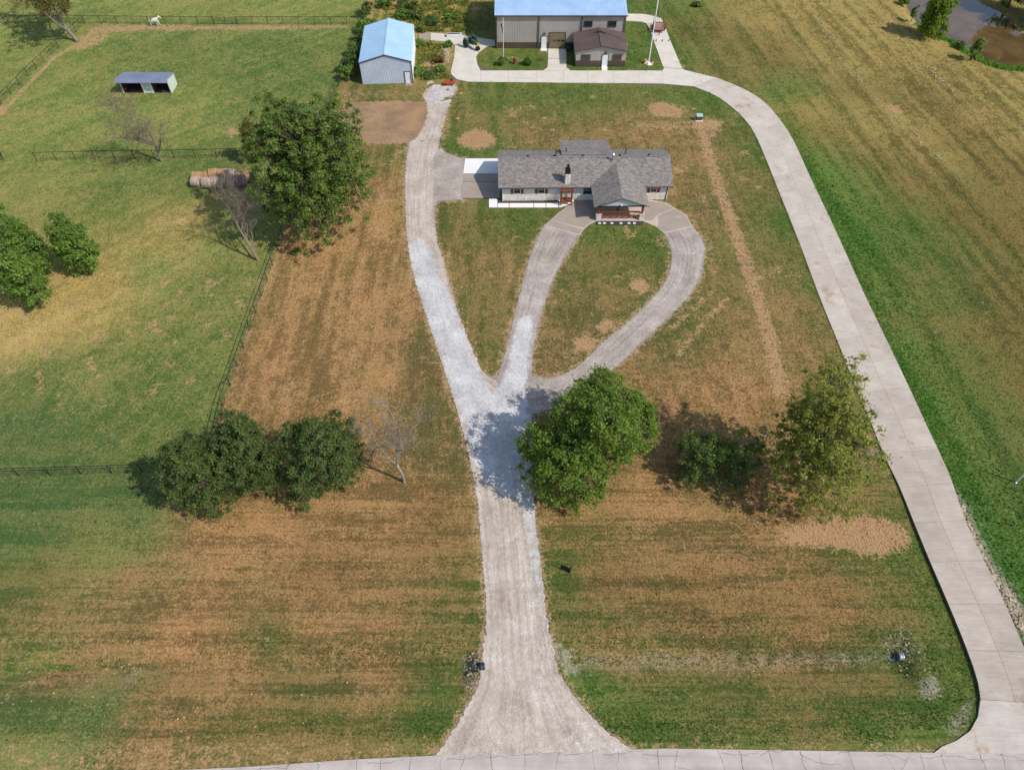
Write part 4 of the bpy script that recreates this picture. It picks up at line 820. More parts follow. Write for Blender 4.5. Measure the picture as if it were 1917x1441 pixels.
def fit(bbox, clear, ky=1.0):
    u0, v0, u1, v1 = bbox; t = np.linspace(0, 2*np.pi, 40); ph = np.linspace(-np.pi/2, np.pi/2, 20); T, PH = np.meshgrid(t, ph)
    S = np.stack([np.cos(PH)*np.cos(T), np.cos(PH)*np.sin(T), np.sin(PH)], -1).reshape(-1, 3)
    p = P((u0+u1)/2, (v0+v1)/2+40); x, y, rr, k = p.x, p.y, 4.0, .8
    for _ in range(80):
        zc = clear+rr*k; W = S*np.array([rr, rr*ky, rr*k])+np.array([x, y, zc]); u, v = pix(W[:, 0], W[:, 1], W[:, 2])
        dep = y*_c-(zc-CAM_H)*_s
        rr *= ((u1-u0)/(u.max()-u.min()))**.6; k = float(np.clip(k*((v1-v0)/(v.max()-v.min()))**.6, .3, 1.6))
        x += ((u0+u1)/2-(u.max()+u.min())/2)*dep/FPX*.6; y -= ((v0+v1)/2-(v.max()+v.min())/2)*dep/FPX*.7
    return x, y, rr, rr*ky, rr*k, clear+rr*k
def tree(name, label, bbox=None, clear=1.5, dims=None, leaf='leaf_oak', n_clump=120, per=150, size=.24, spread=.75, seed=1, bark='bark', shell=.55, lean=(0,0), trunk_r=.28, group=None, droop=0, cat='tree', ky=1.0, flat_=.65, rough=.3):
    x, y, rx, ry, rz, zc = dims if dims else fit(bbox, clear, ky)
    r = np.random.default_rng(seed); bx, by = x+lean[0], y+lean[1]; bz = hgt(bx, by)
    root = thing(name, label, cat, (bx, by, bz-.05), group=group); off_ = np.array([x-bx, y-by, zc-bz+.05])
    lob = r.normal(size=(7, 3)); lob /= np.linalg.norm(lob, axis=1)[:, None]; amp = r.uniform(-rough, rough, 7)
    d = r.normal(size=(n_clump, 3)); d /= np.linalg.norm(d, axis=1)[:, None]; d[:, 2] = np.where(d[:, 2] < -.6, -d[:, 2], d[:, 2])
    nl = 9; lc = r.normal(size=(nl, 3)); lc /= np.linalg.norm(lc, axis=1)[:, None]; lc[:, 2] = np.abs(lc[:, 2])*.9-.25; lc *= r.uniform(.45, .68, nl)[:, None]; lr = r.uniform(.30, .30+rough*1.2, nl); lc[0] = (0,0,.0); lr[0] = .62
    wl = r.choice(nl, n_clump, p=lr**2/(lr**2).sum())
    rad = (shell**3+(1-shell**3)*r.random(n_clump))**(1/3)*r.uniform(.8, 1.12, n_clump)
    Un = lc[wl]+d*(rad*lr[wl])[:, None]; lo_, hi_ = np.percentile(Un, .8, axis=0), np.percentile(Un, 99.2, axis=0); Un = (Un-(lo_+hi_)/2)/((hi_-lo_)/2)
    cs = min(spread, rx*.5)
    Cc = Un*np.array([max(.3, rx-cs*.95), max(.3, ry-cs*.95), max(.3, rz-cs*.8)])
    # branches
    tr = MB(); k = max(4, min(14, n_clump//9)); top = off_+np.array([0, 0, -rz*.15])
    mid = np.array([off_[0]*.35, off_[1]*.35, max(.5, (off_[2]-rz)*.9)])
    tr.path([(0,0,-.1), tuple(mid*.5), tuple(mid), tuple((mid+top)/2+r.normal(0, .15, 3)), tuple(top)], [trunk_r*1.25, trunk_r, trunk_r*.9, trunk_r*.6, trunk_r*.3], 8)
    tr.build('trunk', M[bark], root, smooth=True)
    brm = MB(); seeds = Cc[r.choice(n_clump, k, replace=False)]*.62; lab = np.argmin(((Cc[:, None]-seeds[None])**2).sum(2), 1)
    for j in range(k):
        t0 = r.uniform(.05, .8); st_ = mid*(1-t0)+top*t0; en = seeds[j]+off_; m_ = (st_+en)/2+np.array([0, 0, .12*rz])
        brm.path([tuple(st_), tuple(m_), tuple(en)], [trunk_r*.5, trunk_r*.34, trunk_r*.2], 5)
        for c in Cc[lab == j]:
            e2 = c+off_; m2 = (en+e2)/2+r.normal(0, .12, 3); brm.path([tuple(en), tuple(m2), tuple(e2)], [trunk_r*.16, trunk_r*.10, .02], 3)
    brm.build('limbs', M[bark], root, smooth=True)
    pc = r.poisson(per, n_clump)+4; ids = np.repeat(np.arange(n_clump), pc); N = len(ids)
    g = r.normal(size=(N, 3)); g /= np.linalg.norm(g, axis=1)[:, None]; g *= np.minimum(1.15, np.abs(r.normal(0, .5, N))+.05)[:, None]*cs*r.uniform(.7, 1.3, n_clump)[ids][:, None]; g[:, 2] *= flat_
    C = Cc[ids]+g+off_
    if droop: C[:, 2] -= droop*(np.hypot(g[:, 0], g[:, 1]))
    C[:, 2] = np.maximum(C[:, 2], .12)
    out = g/(np.linalg.norm(g, axis=1)[:, None]+1e-6)*.5+d[ids]*.5+np.array([0, 0, .55])
    tc = np.clip(.5+r.normal(0, .13, n_clump), .1, .9)[ids]
    leaf_mesh('crown', M[leaf], C, size, out, r, root, tc, droop); return root
def dead_tree(name, label, base, h, lean=(0,0), bark='bark_pale', seed=1, depth=4, r0=.14, spread=.55, first=.3, kids=3, leaves=None, group=None, size=.13, nper=3, skel=None):
    r = random.Random(seed); z0 = hgt(base.x, base.y); root = thing(name, label, 'tree', (base.x, base.y, z0-.05), group=group); tips = []
    main = MB(); tw = MB()
    def grow(p, d, L, rad, lv):
        pts = [p]; rs = [rad]; q = p.copy(); dd = d.copy(); n_ = 4
        for i in range(n_):
            dd = (dd+Vector((r.gauss(0,.12), r.gauss(0,.12), r.gauss(.03,.08)))).normalized(); q = q+dd*L/n_; pts.append(q.copy()); rs.append(rad*(1-.55*(i+1)/n_))
        (main if lv == 0 else tw).path(pts, [max(.011, x) for x in rs], 7 if lv == 0 else (5 if lv < 3 else 3))
        if lv >= depth: tips.append(q.copy()); return
        nk = kids+(1 if lv == 0 else 0)
        for i in range(nk):
            t = first+(1-first)*(i+r.random())/nk if i < nk-1 else 1.0; k = min(n_-1, int(t*n_)); f = t*n_-k; sp = pts[k].lerp(pts[k+1], min(1, f))
            a = r.uniform(0, 2*math.pi); sd = Vector((math.cos(a), math.sin(a), r.uniform(-.1,.5))); nd = (dd*(1-spread)+sd*spread).normalized()
            grow(sp, nd, L*r.uniform(.5,.75), rs[k]*.62, lv+1)
    d0 = Vector((lean[0], lean[1], 1)).normalized()
    if skel:
        for i, (pts, ra, rb) in enumerate(skel):
            pts = [Vector(p) for p in pts]; m_ = len(pts); (main if i == 0 else tw).path(pts, [ra+(rb-ra)*k/(m_-1) for k in range(m_)], 7)
            if i == 0: continue
            for k in range(1, m_):
                dd_ = (pts[k]-pts[k-1]).normalized()
                for j in range(7 if k == m_-1 else 4):
                    sd = Vector((r.gauss(0,1), r.gauss(0,1), r.uniform(0,.7))).normalized(); grow(pts[k-1].lerp(pts[k], 1 if k == m_-1 else r.random()), (dd_*.6+sd*.5).normalized(), r.uniform(.9, 1.9), max(.02, rb*.8), depth-2)
    else: grow(Vector((0,0,0)), d0, h*.55, r0, 0)
    main.build('trunk', M[bark], root, smooth=True); tw.build('limbs', M[bark], root, smooth=True)
    if leaves:
        rn = np.random.default_rng(seed); T = np.array([tuple(t) for t in tips]); C = np.repeat(T, nper, 0)+rn.normal(0, .28, (len(T)*nper, 3)); C[:, 2] = np.maximum(C[:, 2], .1)
        leaf_mesh('crown', M[leaves], C, size, np.tile([0,0,.6], (len(C), 1)), rn, root)
    return root
tree('oak_tree', 'tall broad green tree overhanging the pasture fence by the hay bales', (464,180,690,436), 1.0, leaf='leaf_oak', n_clump=1000, per=66, size=.155, spread=.85, seed=2, trunk_r=.42)
tree('elm_tree', 'large leafy tree beside the gravel drive, shading it', (970,678,1240,928), 1.0, leaf='leaf_elm', n_clump=950, per=70, size=.125, spread=.8, seed=103, trunk_r=.4, rough=.15)
tree('cedar_tree', 'dark rounded tree, leftmost of the roadside clump at the fence corner', (282,796,442,958), .4, leaf='leaf_cedar', n_clump=480, per=70, size=.11, spread=.6, seed=4, trunk_r=.25)
tree('cedar_tree', 'dark green tree with a pointed top, middle one of the left roadside clump', (372,742,530,932), .4, leaf='leaf_cedar', n_clump=480, per=70, size=.11, spread=.6, seed=5, trunk_r=.25)
tree('cedar_tree', 'dark rounded tree, right-hand one of the left roadside clump next to dead tree', (506,758,678,934), .4, leaf='leaf_cedar', n_clump=520, per=70, size=.11, spread=.6, seed=6, trunk_r=.25)
tree('small_tree', 'low dark green bush standing in the shadow beside the large leafy tree', (1262,798,1376,908), .3, leaf='leaf_shrub', n_clump=170, per=60, size=.11, spread=.5, seed=7, trunk_r=.1, bark='bark_grey')
tree('small_tree', 'smaller dark green bush in the tree shadow, right of its twin', (1350,810,1436,905), .3, leaf='leaf_shrub', n_clump=110, per=60, size=.11, spread=.45, seed=8, trunk_r=.09, bark='bark_grey')
tree('sycamore_tree', 'tall thin-leaved yellowish tree leaning over the concrete driveway', (1434,668,1668,956), 1.4, leaf='leaf_syc', n_clump=850, per=38, size=.125, spread=.7, ky=1.2, seed=9, trunk_r=.2, bark='bark_grey', shell=.12, lean=(.3,.2), rough=.5)
tree('pasture_tree', 'bright green round tree in the left pasture, right-hand one of three', (80,378,186,528), .5, leaf='leaf_bright', n_clump=300, per=66, size=.15, spread=.75, seed=10)
tree('pasture_tree', 'bright green tree at the left edge, upper one of the pasture group', (-36,395,98,522), .5, leaf='leaf_bright', n_clump=300, per=66, size=.15, spread=.75, seed=11)
tree('pasture_tree', 'bright green tree at the left edge, lowest of the pasture group', (-30,452,96,572), .5, leaf='leaf_bright', n_clump=300, per=66, size=.15, spread=.75, seed=12)
tree('willow_tree', 'yellow-green willow on the bank at the pond', (1722,-18,1796,66), .4, leaf='leaf_willow', n_clump=110, per=130, size=.2, spread=1.0, seed=13, droop=.8)
tree('bank_tree', 'small green tree with broken dead stem at the edge of the pond', (1816,66,1844,106), 1.0, leaf='leaf_bright', n_clump=28, per=90, size=.18, spread=.7, seed=14, trunk_r=.16, bark='bark_dark')
tree('sapling', 'thin sapling on the pond bank left of the willow', (1705,8,1722,34), .8, leaf='leaf_shrub', n_clump=12, per=60, size=.17, spread=.5, seed=15, trunk_r=.06)
tree('far_bank_tree', 'dark green tree in the top right corner beyond the pond', (1868,-110,1970,10), .5, leaf='leaf_oak', n_clump=130, per=110, size=.26, spread=1.2, seed=16)
tree('far_bank_tree', 'dark leafy tree on the far bank at the right edge of pond', (1915,-70,2040,40), .3, leaf='leaf_oak', n_clump=120, per=110, size=.26, spread=1.2, seed=17)
tree('thin_tree', 'thin pale sparse tree growing at the left side of the tall oak', (438,208,500,292), 1.2, leaf='leaf_brown', n_clump=40, per=45, size=.16, spread=.8, seed=18, trunk_r=.12, bark='bark_grey', shell=.3)
dead_tree('leaning_dead_tree', 'bare grey tree leaning left in front of the hay bales', P(484,488), 11.5, (-.36,.16), 'bark_grey', 28, 5, .19, .38, .15, 4)
dead_tree('bare_tree', 'nearly bare pale tree standing on the fence below the horse shelter', P(303,303), 11.5, (-.10,.12), 'bark_grey', 22, 5, .2, .6, .12, 4, 'leaf_brown', nper=1, size=.08)
dead_tree('white_dead_tree', 'bleached white dead tree right of the dark roadside trees', P(757,902), 10.5, (.05,.04), 'bark_pale', 41, 4, .17, .5, .25, 3, skel=[([(0,0,0),(-.05,.05,1.4),(-.35,.1,3.0)],.15,.11),([(-.35,.1,3.0),(-1.3,.2,4.6),(-1.9,.3,6.2),(-2.5,.5,7.4)],.075,.03),([(-.35,.1,3.0),(-.1,.2,5.4),(.5,.3,7.4),(.3,.6,9.2),(-.2,.9,10.8)],.10,.03),([(.4,.28,7.1),(1.4,.4,8.2),(2.3,.6,9.0)],.08,.03),([(-.15,.2,5.0),(.6,-.2,6.2),(1.0,-.5,6.8)],.06,.025),([(-1.3,.2,4.6),(-1.0,.6,6.2),(-.9,.8,7.4)],.06,.025)])
dead_tree('dark_dead_tree', 'small dark bare tree between the cedar and bleached dead tree', P(697,862), 4.4, (-.06,.1), 'bark_dark', 24, 3, .09, .55, .3, 3)
dead_tree('leaning_tree', 'half-bare brownish tree leaning left in the top left pasture corner', P(146,78), 14, (-.45,.1), 'bark_grey', 25, 4, .36, .55, .25, 4, 'leaf_brown', size=.24, nper=14)
dead_tree('broken_stump', 'broken dead trunk leaning at the pond edge by small tree', P(1828,110), 4.2, (-.5,.1), 'bark_dark', 27, 1, .2, .5, .5, 2)
# shrubs
def shrub(label, u, v, r_, hgt_, leaf='leaf_shrub', seed=1, n=26, per=80, group=None, size=.15, name='shrub'):
    p = P(u, v); return tree(name, label, dims=(p.x, p.y, r_, r_, hgt_/2, hgt_/2+.05), leaf=leaf, n_clump=n, per=per, size=size, spread=min(.55, r_*.55), seed=seed, trunk_r=.06, cat='shrub', group=group, shell=.3)
shrub('round leafy shrub on the barn lawn below the navy flag', 940, 121, .9, 1.3, seed=31); shrub('round leafy shrub on the barn lawn nearest the garage drive', 988, 121, .85, 1.3, seed=32)
hl = ['lowest', 'second from the bottom', 'third', 'fourth', 'fifth', 'sixth', 'topmost']
for i, (u, v, r_, h_) in enumerate(((652,150,1.3,2.6),(658,136,1.4,3.2),(664,122,1.3,3.0),(668,106,1.2,2.6),(672,92,1.1,2.4),(676,76,1.1,2.2),(679,60,1.2,2.4))):
    shrub(hl[i]+' bush in the row between blue shed and fence', u, v, r_, h_, 'leaf_cedar' if i % 3 else 'leaf_bright', 40+i, 26, 90, 'bushes between shed and fence', .16)
for i, (u, v, r_, h_, lf, lb) in enumerate(((684,30,1.8,2.6,'leaf_cedar','dark bush where the pasture fences meet behind the shed'),(700,52,1.6,1.8,'leaf_bright','bright green bush right behind the left side of blue shed'),(722,14,1.5,2.0,'leaf_bright','light green bush at top edge behind the fence corner'),(766,17,2.2,2.2,'leaf_shrub','wide green bush in the weeds at the top edge'),(755,32,1.5,1.4,'leaf_bright','grey-green bush just behind the shed ridge'),(778,36,1.7,1.4,'leaf_shrub','low bush behind the right roof edge of the shed'),(812,46,1.6,1.5,'leaf_shrub','bush in the weeds between shed and barn shadow'),(845,40,1.6,1.4,'leaf_bright','bush in the weeds at the edge of the barn shadow'),(790,60,.9,.9,'leaf_weed','weed clump where the shed meets the yard slab'),(840,88,.9,1.1,'leaf_bright','green weed clump at the corner of the concrete yard'),(785,86,1.2,1.0,'leaf_bright','green weeds against the right wall of the shed'),(782,140,1.3,1.2,'leaf_bright','green weeds at the front right corner of the shed'),(800,146,1.1,.9,'leaf_shrub','low green weeds in front of the stone heap'),(826,134,1.1,1.0,'leaf_bright','green weeds between stone heap and concrete yard'),(1795,88,1.1,1.0,'leaf_shrub','low bush on the pond bank left of broken trunk'),(1735,58,1.3,1.3,'leaf_cedar','dark bush at the foot of the willow'),(1690,8,1.2,1.4,'leaf_shrub','bush on the pond bank at top edge'),(1304,12,1.0,.7,'leaf_shrub','low bush around the white box at the top edge'))):
    shrub(lb, u, v, r_, h_, lf, 60+i, 22, 80)
# ================================================================ THINGS ON THE PLACE
def stone_heap(name, label, pts_px, n_, smin, smax, m='rock', seed=1, kind='stuff'):
    r = np.random.default_rng(seed); pg = G(pts_px); xs = [p.x for p in pg]; ys = [p.y for p in pg]; mb = MB(); c = 0; t = 0
    while c < n_ and t < n_*20:
        t += 1; x, y = r.uniform(min(xs), max(xs)), r.uniform(min(ys), max(ys))
        if not inpoly(np.array([x]), np.array([y]), pg)[0]: continue
        s = r.uniform(smin, smax)*r.uniform(.6, 1); z = hgt(x, y); k = r.uniform(.6, 1.3, 8); a = r.uniform(0, 6.3)
        vs = []
        for i in range(8):
            q = ((-1 if i & 1 else 1)*k[i], (-1 if i & 2 else 1)*k[(i+3) % 8], (-.4 if i & 4 else .7)*k[(i+5) % 8])
            vs.append((x+s*(q[0]*math.cos(a)-q[1]*math.sin(a)), y+s*(q[0]*math.sin(a)+q[1]*math.cos(a)), z+s*q[2]))
        mb.add(vs, [(0,1,3,2),(4,6,7,5),(0,4,5,1),(2,3,7,6),(0,2,6,4),(1,5,7,3)]); c += 1
    o = mb.build(name, M[m]); tag(o, label, 'stones', kind=kind); return o
stone_heap('rubble', 'loose pale stones in the ditch at the lower left', [(0,1240),(200,1245),(215,1310),(0,1320)], 90, .02, .07, seed=1)
stone_heap('rubble', 'broken stone along the right edge of the concrete driveway', [(1785,915),(1800,940),(1830,1010),(1860,1070),(1900,1120),(1930,1180),(1915,1190),(1880,1130),(1850,1070),(1805,978)], 520, .03, .15, seed=2)
stone_heap('rubble', 'broken stone around the left end of drive culvert', [(868,1225),(902,1210),(900,1290),(872,1290)], 55, .03, .11, seed=3)
stone_heap('rubble', 'scattered stone around the metal culvert at lower right', [(1650,1190),(1705,1170),(1745,1240),(1765,1305),(1735,1310),(1690,1255)], 70, .02, .08, seed=4)
stone_heap('rubble', 'heap of pale stone beside the shed and yard', [(800,122),(836,125),(822,146),(792,146)], 220, .04, .15, seed=5)
stone_heap('rubble', 'row of pale stones along the weedy yard edge', [(832,84),(841,86),(841,118),(834,118)], 120, .06, .2, seed=6)
stone_heap('rubble', 'pale stones strung along the old fence line in the golden field', [(1500,0),(1506,0),(1595,130),(1670,205),(1765,300),(1762,305),(1660,207),(1588,132)], 55, .05, .2, seed=7)
stone_heap('rubble', 'pale stones along the second old fence line toward pond', [(1700,75),(1706,75),(1765,150),(1835,208),(1830,212),(1757,152)], 40, .05, .2, seed=8)
stone_heap('rubble', 'stone chips on the left verge by the culvert band', [(222,1235),(262,1245),(258,1290),(225,1292)], 35, .02, .07, seed=9)
# hay bales
def bale(label, u, v, m, tilt=0, r_=.75, w_=1.3, z=0, dy=0):
    p = P(u, v); rr = random.Random(int(u*3+v)); o = thing('hay_bale', label, 'hay bale', (p.x, p.y+dy, z), R(rr.uniform(-7, 7)+tilt), 'round hay bales under the tall tree')
    Mx = Matrix.Translation((0, 0, r_*.96)) @ Matrix.Rotation(math.pi/2, 4, 'Y')
    b = MB().lathe([(.02,-w_/2),(r_*.5,-w_/2-.02),(r_*.93,-w_/2+.02),(r_,-w_/2+.12),(r_*1.015,0),(r_,w_/2-.12),(r_*.93,w_/2-.02),(r_*.5,w_/2+.02),(.02,w_/2)], 22, Mx)
    b.v = [(x+rr.gauss(0,.012), y+rr.gauss(0,.02), max(0, zz+rr.gauss(0,.02))) for x, y, zz in b.v]; b.build('roll', M[m], o, smooth=True)
    for k in (-.35, .35): MB().lathe([(r_*1.025,k*w_-.03),(r_*1.03,k*w_),(r_*1.025,k*w_+.03)], 22, Mx).build('wrap', M['hay_pale'], o)
ff = [(371,350,'hay_pale','pale netted hay bale at the left end of front row'),(391,352,'hay_pale','second hay bale of the front row, pale tan'),(405,351,'hay_pale','third hay bale of the front row, tan and cream'),(420,351,'hay_grey','fourth hay bale of the front row, brownish grey'),(438,350,'hay_grey','fifth hay bale of the front row, blue-grey'),(455,349,'hay_grey','dark weathered hay bale at the right end of front row')]
for u, v, m, lb in ff: bale(lb, u, v-2, m)
bb = [(372,336,'hay','golden crumbling hay bale at the left end of back row',.62),(388,336,'hay','second hay bale of the back row, orange gold',.62),(404,335,'hay','third hay bale of the back row, tall golden',.8),(421,335,'hay','fourth hay bale of the back row, golden brown',.8),(437,335,'hay_pale','fifth hay bale of the back row, next to the tarp',.78)]
for u, v, m, lb, rr_ in bb: bale(lb, u, v, m, r_=rr_)
p = P(458, 338); t_ = thing('tarped_bale', 'hay bale under a dark tarp at the right end of back row', 'hay bale', (p.x, p.y, 0)); MB().tube((-.9,0,.7),(1.0,.1,.7),.74,n=18).build('roll', M['hay'], t_)
MB().add([(-1.0,-.85,.62),(1.6,-.7,.35),(1.6,.1,1.25),(-1.0,0,1.52),(-1.0,.85,.6),(1.6,.9,.4),(.3,-.82,.5),(.3,.05,1.5),(.3,.9,.52)], [(0,6,7,3),(6,1,2,7),(3,7,8,4),(7,2,5,8)]).build('tarp', M['tarp'], t_)
# white horse, trotting to the right
hp_ = P(293, 49); hz = hgt(hp_.x, hp_.y)
hb = thing('horse', 'white horse walking along the back pasture fence', 'horse', (hp_.x, hp_.y, hz))
sk = {'pel':((-.55,0,1.18),.27),'bar':((-.15,0,1.12),.33),'che':((.35,0,1.14),.31),'neb':((.62,0,1.32),.2),'nem':((.85,0,1.55),.15),'pol':((1.0,0,1.72),.12),'fac':((1.18,0,1.56),.10),'muz':((1.36,0,1.38),.075),
 'fl1':((.42,.14,.95),.13),'fl2':((.62,.15,.62),.075),'fl3':((.60,.15,.3),.05),'fl4':((.66,.15,.05),.06),'fr1':((.38,-.14,.95),.13),'fr2':((.40,-.15,.55),.075),'fr3':((.36,-.15,.28),.05),'fr4':((.36,-.15,.05),.06),
 'hl1':((-.55,.16,.92),.19),'hl2':((-.40,.16,.72),.12),'hl3':((-.62,.16,.48),.07),'hl4':((-.58,.16,.05),.06),'hr1':((-.6,-.16,.92),.19),'hr2':((-.52,-.16,.72),.12),'hr3':((-.85,-.16,.48),.07),'hr4':((-.90,-.16,.05),.06)}
ed = [('pel','bar'),('bar','che'),('che','neb'),('neb','nem'),('nem','pol'),('pol','fac'),('fac','muz'),('che','fl1'),('fl1','fl2'),('fl2','fl3'),('fl3','fl4'),('che','fr1'),('fr1','fr2'),('fr2','fr3'),('fr3','fr4'),('pel','hl1'),('hl1','hl2'),('hl2','hl3'),('hl3','hl4'),('pel','hr1'),('hr1','hr2'),('hr2','hr3'),('hr3','hr4')]
ks = list(sk); me = bpy.data.meshes.new('body'); me.from_pydata([sk[k][0] for k in ks], [(ks.index(a), ks.index(b)) for a, b in ed], [])
ho = link('body', me, hb); md = ho.modifiers.new('skin', 'SKIN'); md.use_smooth_shade = True
for i, k in enumerate(ks): me.skin_vertices[0].data[i].radius = (sk[k][1], sk[k][1]); me.skin_vertices[0].data[i].use_root = (k == 'pel')
ho.modifiers.new('sub', 'SUBSURF').levels = 2; ho.modifiers['sub'].render_levels = 2; me.materials.append(M['horse'])
MB().path([(-.8,0,1.3),(-1.0,0,1.15),(-1.08,0,.8),(-1.05,0,.55)], [.06,.09,.08,.02], 6).build('tail', M['horse'], hb, smooth=True)
MB().path([(.98,0,1.84),(.82,0,1.7),(.62,0,1.5)], [.03,.06,.04], 5).build('mane', M['horse'], hb)
for s_ in (-1, 1): MB().tube((1.0,s_*.07,1.8),(1.02,s_*.09,1.95),.04,.005,n=5).build('ear', M['horse'], hb)
# tractor
tp = P(886, 90); tr_ = thing('tractor', 'old green tractor with yellow wheels on the concrete yard', 'tractor', (tp.x, tp.y, .05), R(-52))
def wheel(root, x, y, r_, w_, side_):
    Mx = Matrix.Translation((x, y, r_)) @ Matrix.Rotation(math.pi/2, 4, 'X')
    t = MB().lathe([(r_*.62,-w_/2),(r_*.9,-w_/2),(r_,-w_*.3),(r_,w_*.3),(r_*.9,w_/2),(r_*.62,w_/2)], 22, Mx).build('tyre', M['rubber'], root)
    MB().lathe([(.03,-w_*.2),(r_*.3,-w_*.25),(r_*.62,-w_*.4),(r_*.64,w_*.4),(r_*.3,w_*.25),(.03,w_*.2)], 18, Mx).build('rim', M['yellow'], t)
for s_ in (-1, 1): wheel(tr_, -.9, s_*.95, .72, .38, s_)
for s_ in (-1, 1): wheel(tr_, 1.35, s_*.2, .36, .2, s_)
MB().box(-.2,1.45,-.27,.27,.85,1.4).build('hood', M['green_paint'], tr_, bevel=.08); MB().box(-1.2,.0,-.22,.22,.55,1.0).build('chassis', M['green_paint'], tr_, bevel=.05)
MB().tube((-.9,-.95,.72),(-.9,.95,.72),.1).build('axle', M['green_paint'], tr_); MB().tube((1.35,0,.36),(1.35,0,.9),.08).build('steering_post', M['green_paint'], tr_)
MB().box(1.452,1.5,-.22,.22,.88,1.36).build('grille', M['yellow'], tr_); MB().box(-.95,-.5,-.24,.24,1.05,1.14).box(-1.0,-.94,-.24,.24,1.142,1.45).build('seat', M['black'], tr_)
MB().tube((-.1,0,1.35),(-.45,0,1.55),.025).lathe([(.18,0),(.21,.02),(.18,.04)], 14, Matrix.Translation((-.47,0,1.55))).build('steering_wheel', M['black'], tr_); MB().tube((.8,.1,1.4),(.8,.1,2.0),.04).build('exhaust', M['black'], tr_)
for s_ in (-1, 1): MB().box(-1.4,-.45,s_*.95-.22,s_*.95+.22,1.46,1.5).build('fender', M['green_paint'], tr_)
# red utility trailer
tp = P(1233, 62); tl = thing('utility_trailer', 'red utility trailer with raised ramp gate on the drive by flagpole', 'trailer', (tp.x, tp.y, .06), R(-4))
for i in range(8): MB().box(-.88+i*.22, -.88+i*.22+.205, -.2, 2.7, .52, .56).build('deck_plank', M['plank'], tl)
MB().box(-.95,-.89,-.25,2.75,.42,.6).box(.89,.95,-.25,2.75,.42,.6).box(-.89,.89,-.26,-.2,.42,.6).box(-.89,.89,2.70,2.76,.42,.6).build('frame', M['red'], tl)
for x in (-.92, .92): MB().tube((x,-.25,.95),(x,2.75,.95),.03).build('side_rail', M['red'], tl)
MB().tube((-.92,-.25,.95),(.92,-.25,.95),.03).build('front_rail', M['red'], tl)
for x in (-.92, .92):
    for y in (-.25, 1.2, 2.75): MB().tube((x,y,.58),(x,y,.95),.03).build('stake', M['red'], tl)
rg = MB().tube((-.85,2.85,.6),(.85,2.85,.6),.03).build('ramp_gate', M['red'], tl)
for i in range(6): MB().tube((-.85+i*.34,2.85,.6),(-.85+i*.34,2.95,1.85),.025).build('bar', M['red'], rg)
MB().tube((-.85,2.95,1.85),(.85,2.95,1.85),.03).build('top_bar', M['red'], rg)
for x in (-1.15, 1.15):
    Mx = Matrix.Translation((x,1.2,.33)) @ Matrix.Rotation(math.pi/2, 4, 'Y'); t = MB().lathe([(.18,-.1),(.31,-.1),(.33,0),(.31,.1),(.18,.1)], 18, Mx).build('tyre', M['rubber'], tl); MB().lathe([(.02,-.05),(.18,-.07),(.18,.07),(.02,.05)], 14, Mx).build('rim', M['shed_white'], t)
    MB().box(x-.15,x+.15,.75,1.65,.72,.76).build('fender', M['red'], tl)
MB().tube((-.7,-.2,.5),(0,-1.2,.5),.04).tube((.7,-.2,.5),(0,-1.2,.5),.04).build('tongue', M['red'], tl); MB().tube((0,-1.1,.05),(0,-1.1,.7),.04).build('jack', M['black'], tl)
for i, u in enumerate((1228, 1240, 1252)):
    p = P(u, 78.3); tag(MB().tube((0,0,0),(0,0,.3),.09,.07,n=10).tube((0,0,.3),(0,0,.33),.1,n=10).build('bollard', M['rust'], loc=(p.x,p.y,.055)), ['left','middle','right'][i]+' of three low rusty posts on the drive below the red trailer', 'post', 'low posts on the drive')
# flagpoles
def pole(label, u, v, h, r0): 
    p = P(u, v); o = thing('flagpole', label, 'flagpole', (p.x, p.y, 0)); MB().path([(0,0,0),(0,0,h*.5),(0,0,h)], [r0,r0*.8,r0*.5], 10).build('mast', M['white_paint'], o, smooth=True)
    MB().lathe([(.02,-.08),(.08,0),(.02,.08)], 10, Matrix.Translation((0,0,h+.06))).build('finial', M['yellow'], o); return p
p1 = pole('slim white flagpole on the lawn in front of the barn', 942.5, 109, 6.7, .06); p2 = pole('tall white flagpole between the office and curved drive', 1214, 119, 13.5, .11)
fl = thing('hanging_flag', 'limp navy flag hanging on the slim pole before the barn', 'flag', (p1.x, p1.y, 4.4)); mb = MB()
for i in range(7):
    a = i/6; mb.v += [(-.05-.10*math.sin(a*7)-.06*a, .07*math.cos(a*9), 1.5-a*1.7), (-.28-.08*math.sin(a*5+1), .10*math.sin(a*6), 1.35-a*1.5)]
mb.f = [(2*i,2*i+1,2*i+3,2*i+2) for i in range(6)]; mb.build('cloth', M['navy'], fl)
fl = thing('striped_flag', 'red and white striped flag flying from the tall pole', 'flag', (p2.x, p2.y, 11.3)); W_, Hh = 2.7, 1.6
def fpt(a, b): return (-W_*a*.92, .16*math.sin(a*8+b), Hh*(1-b)-a*a*.75)
for k in range(13):
    mb = MB(); a0 = .42 if k < 7 else 0; ss = np.linspace(a0, 1, 9)
    for a in ss: mb.v += [fpt(a, k/13), fpt(a, (k+1)/13)]
    mb.f = [(2*i,2*i+1,2*i+3,2*i+2) for i in range(8)]; mb.build('stripe', M['flag_red' if k % 2 == 0 else 'flag_white'], fl)
mb = MB(); ss = np.linspace(0, .42, 6)
for a in ss: mb.v += [fpt(a, 0), fpt(a, 7/13)]
mb.f = [(2*i,2*i+1,2*i+3,2*i+2) for i in range(5)]; mb.build('canton', M['flag_blue'], fl)
MB().lathe([(.75,0),(.75,.1),(.6,.14),(.1,.16)], 16).build('footing', M['concrete_new'], [o_ for o_ in COL.objects if o_.name.startswith('flagpole')][-1])
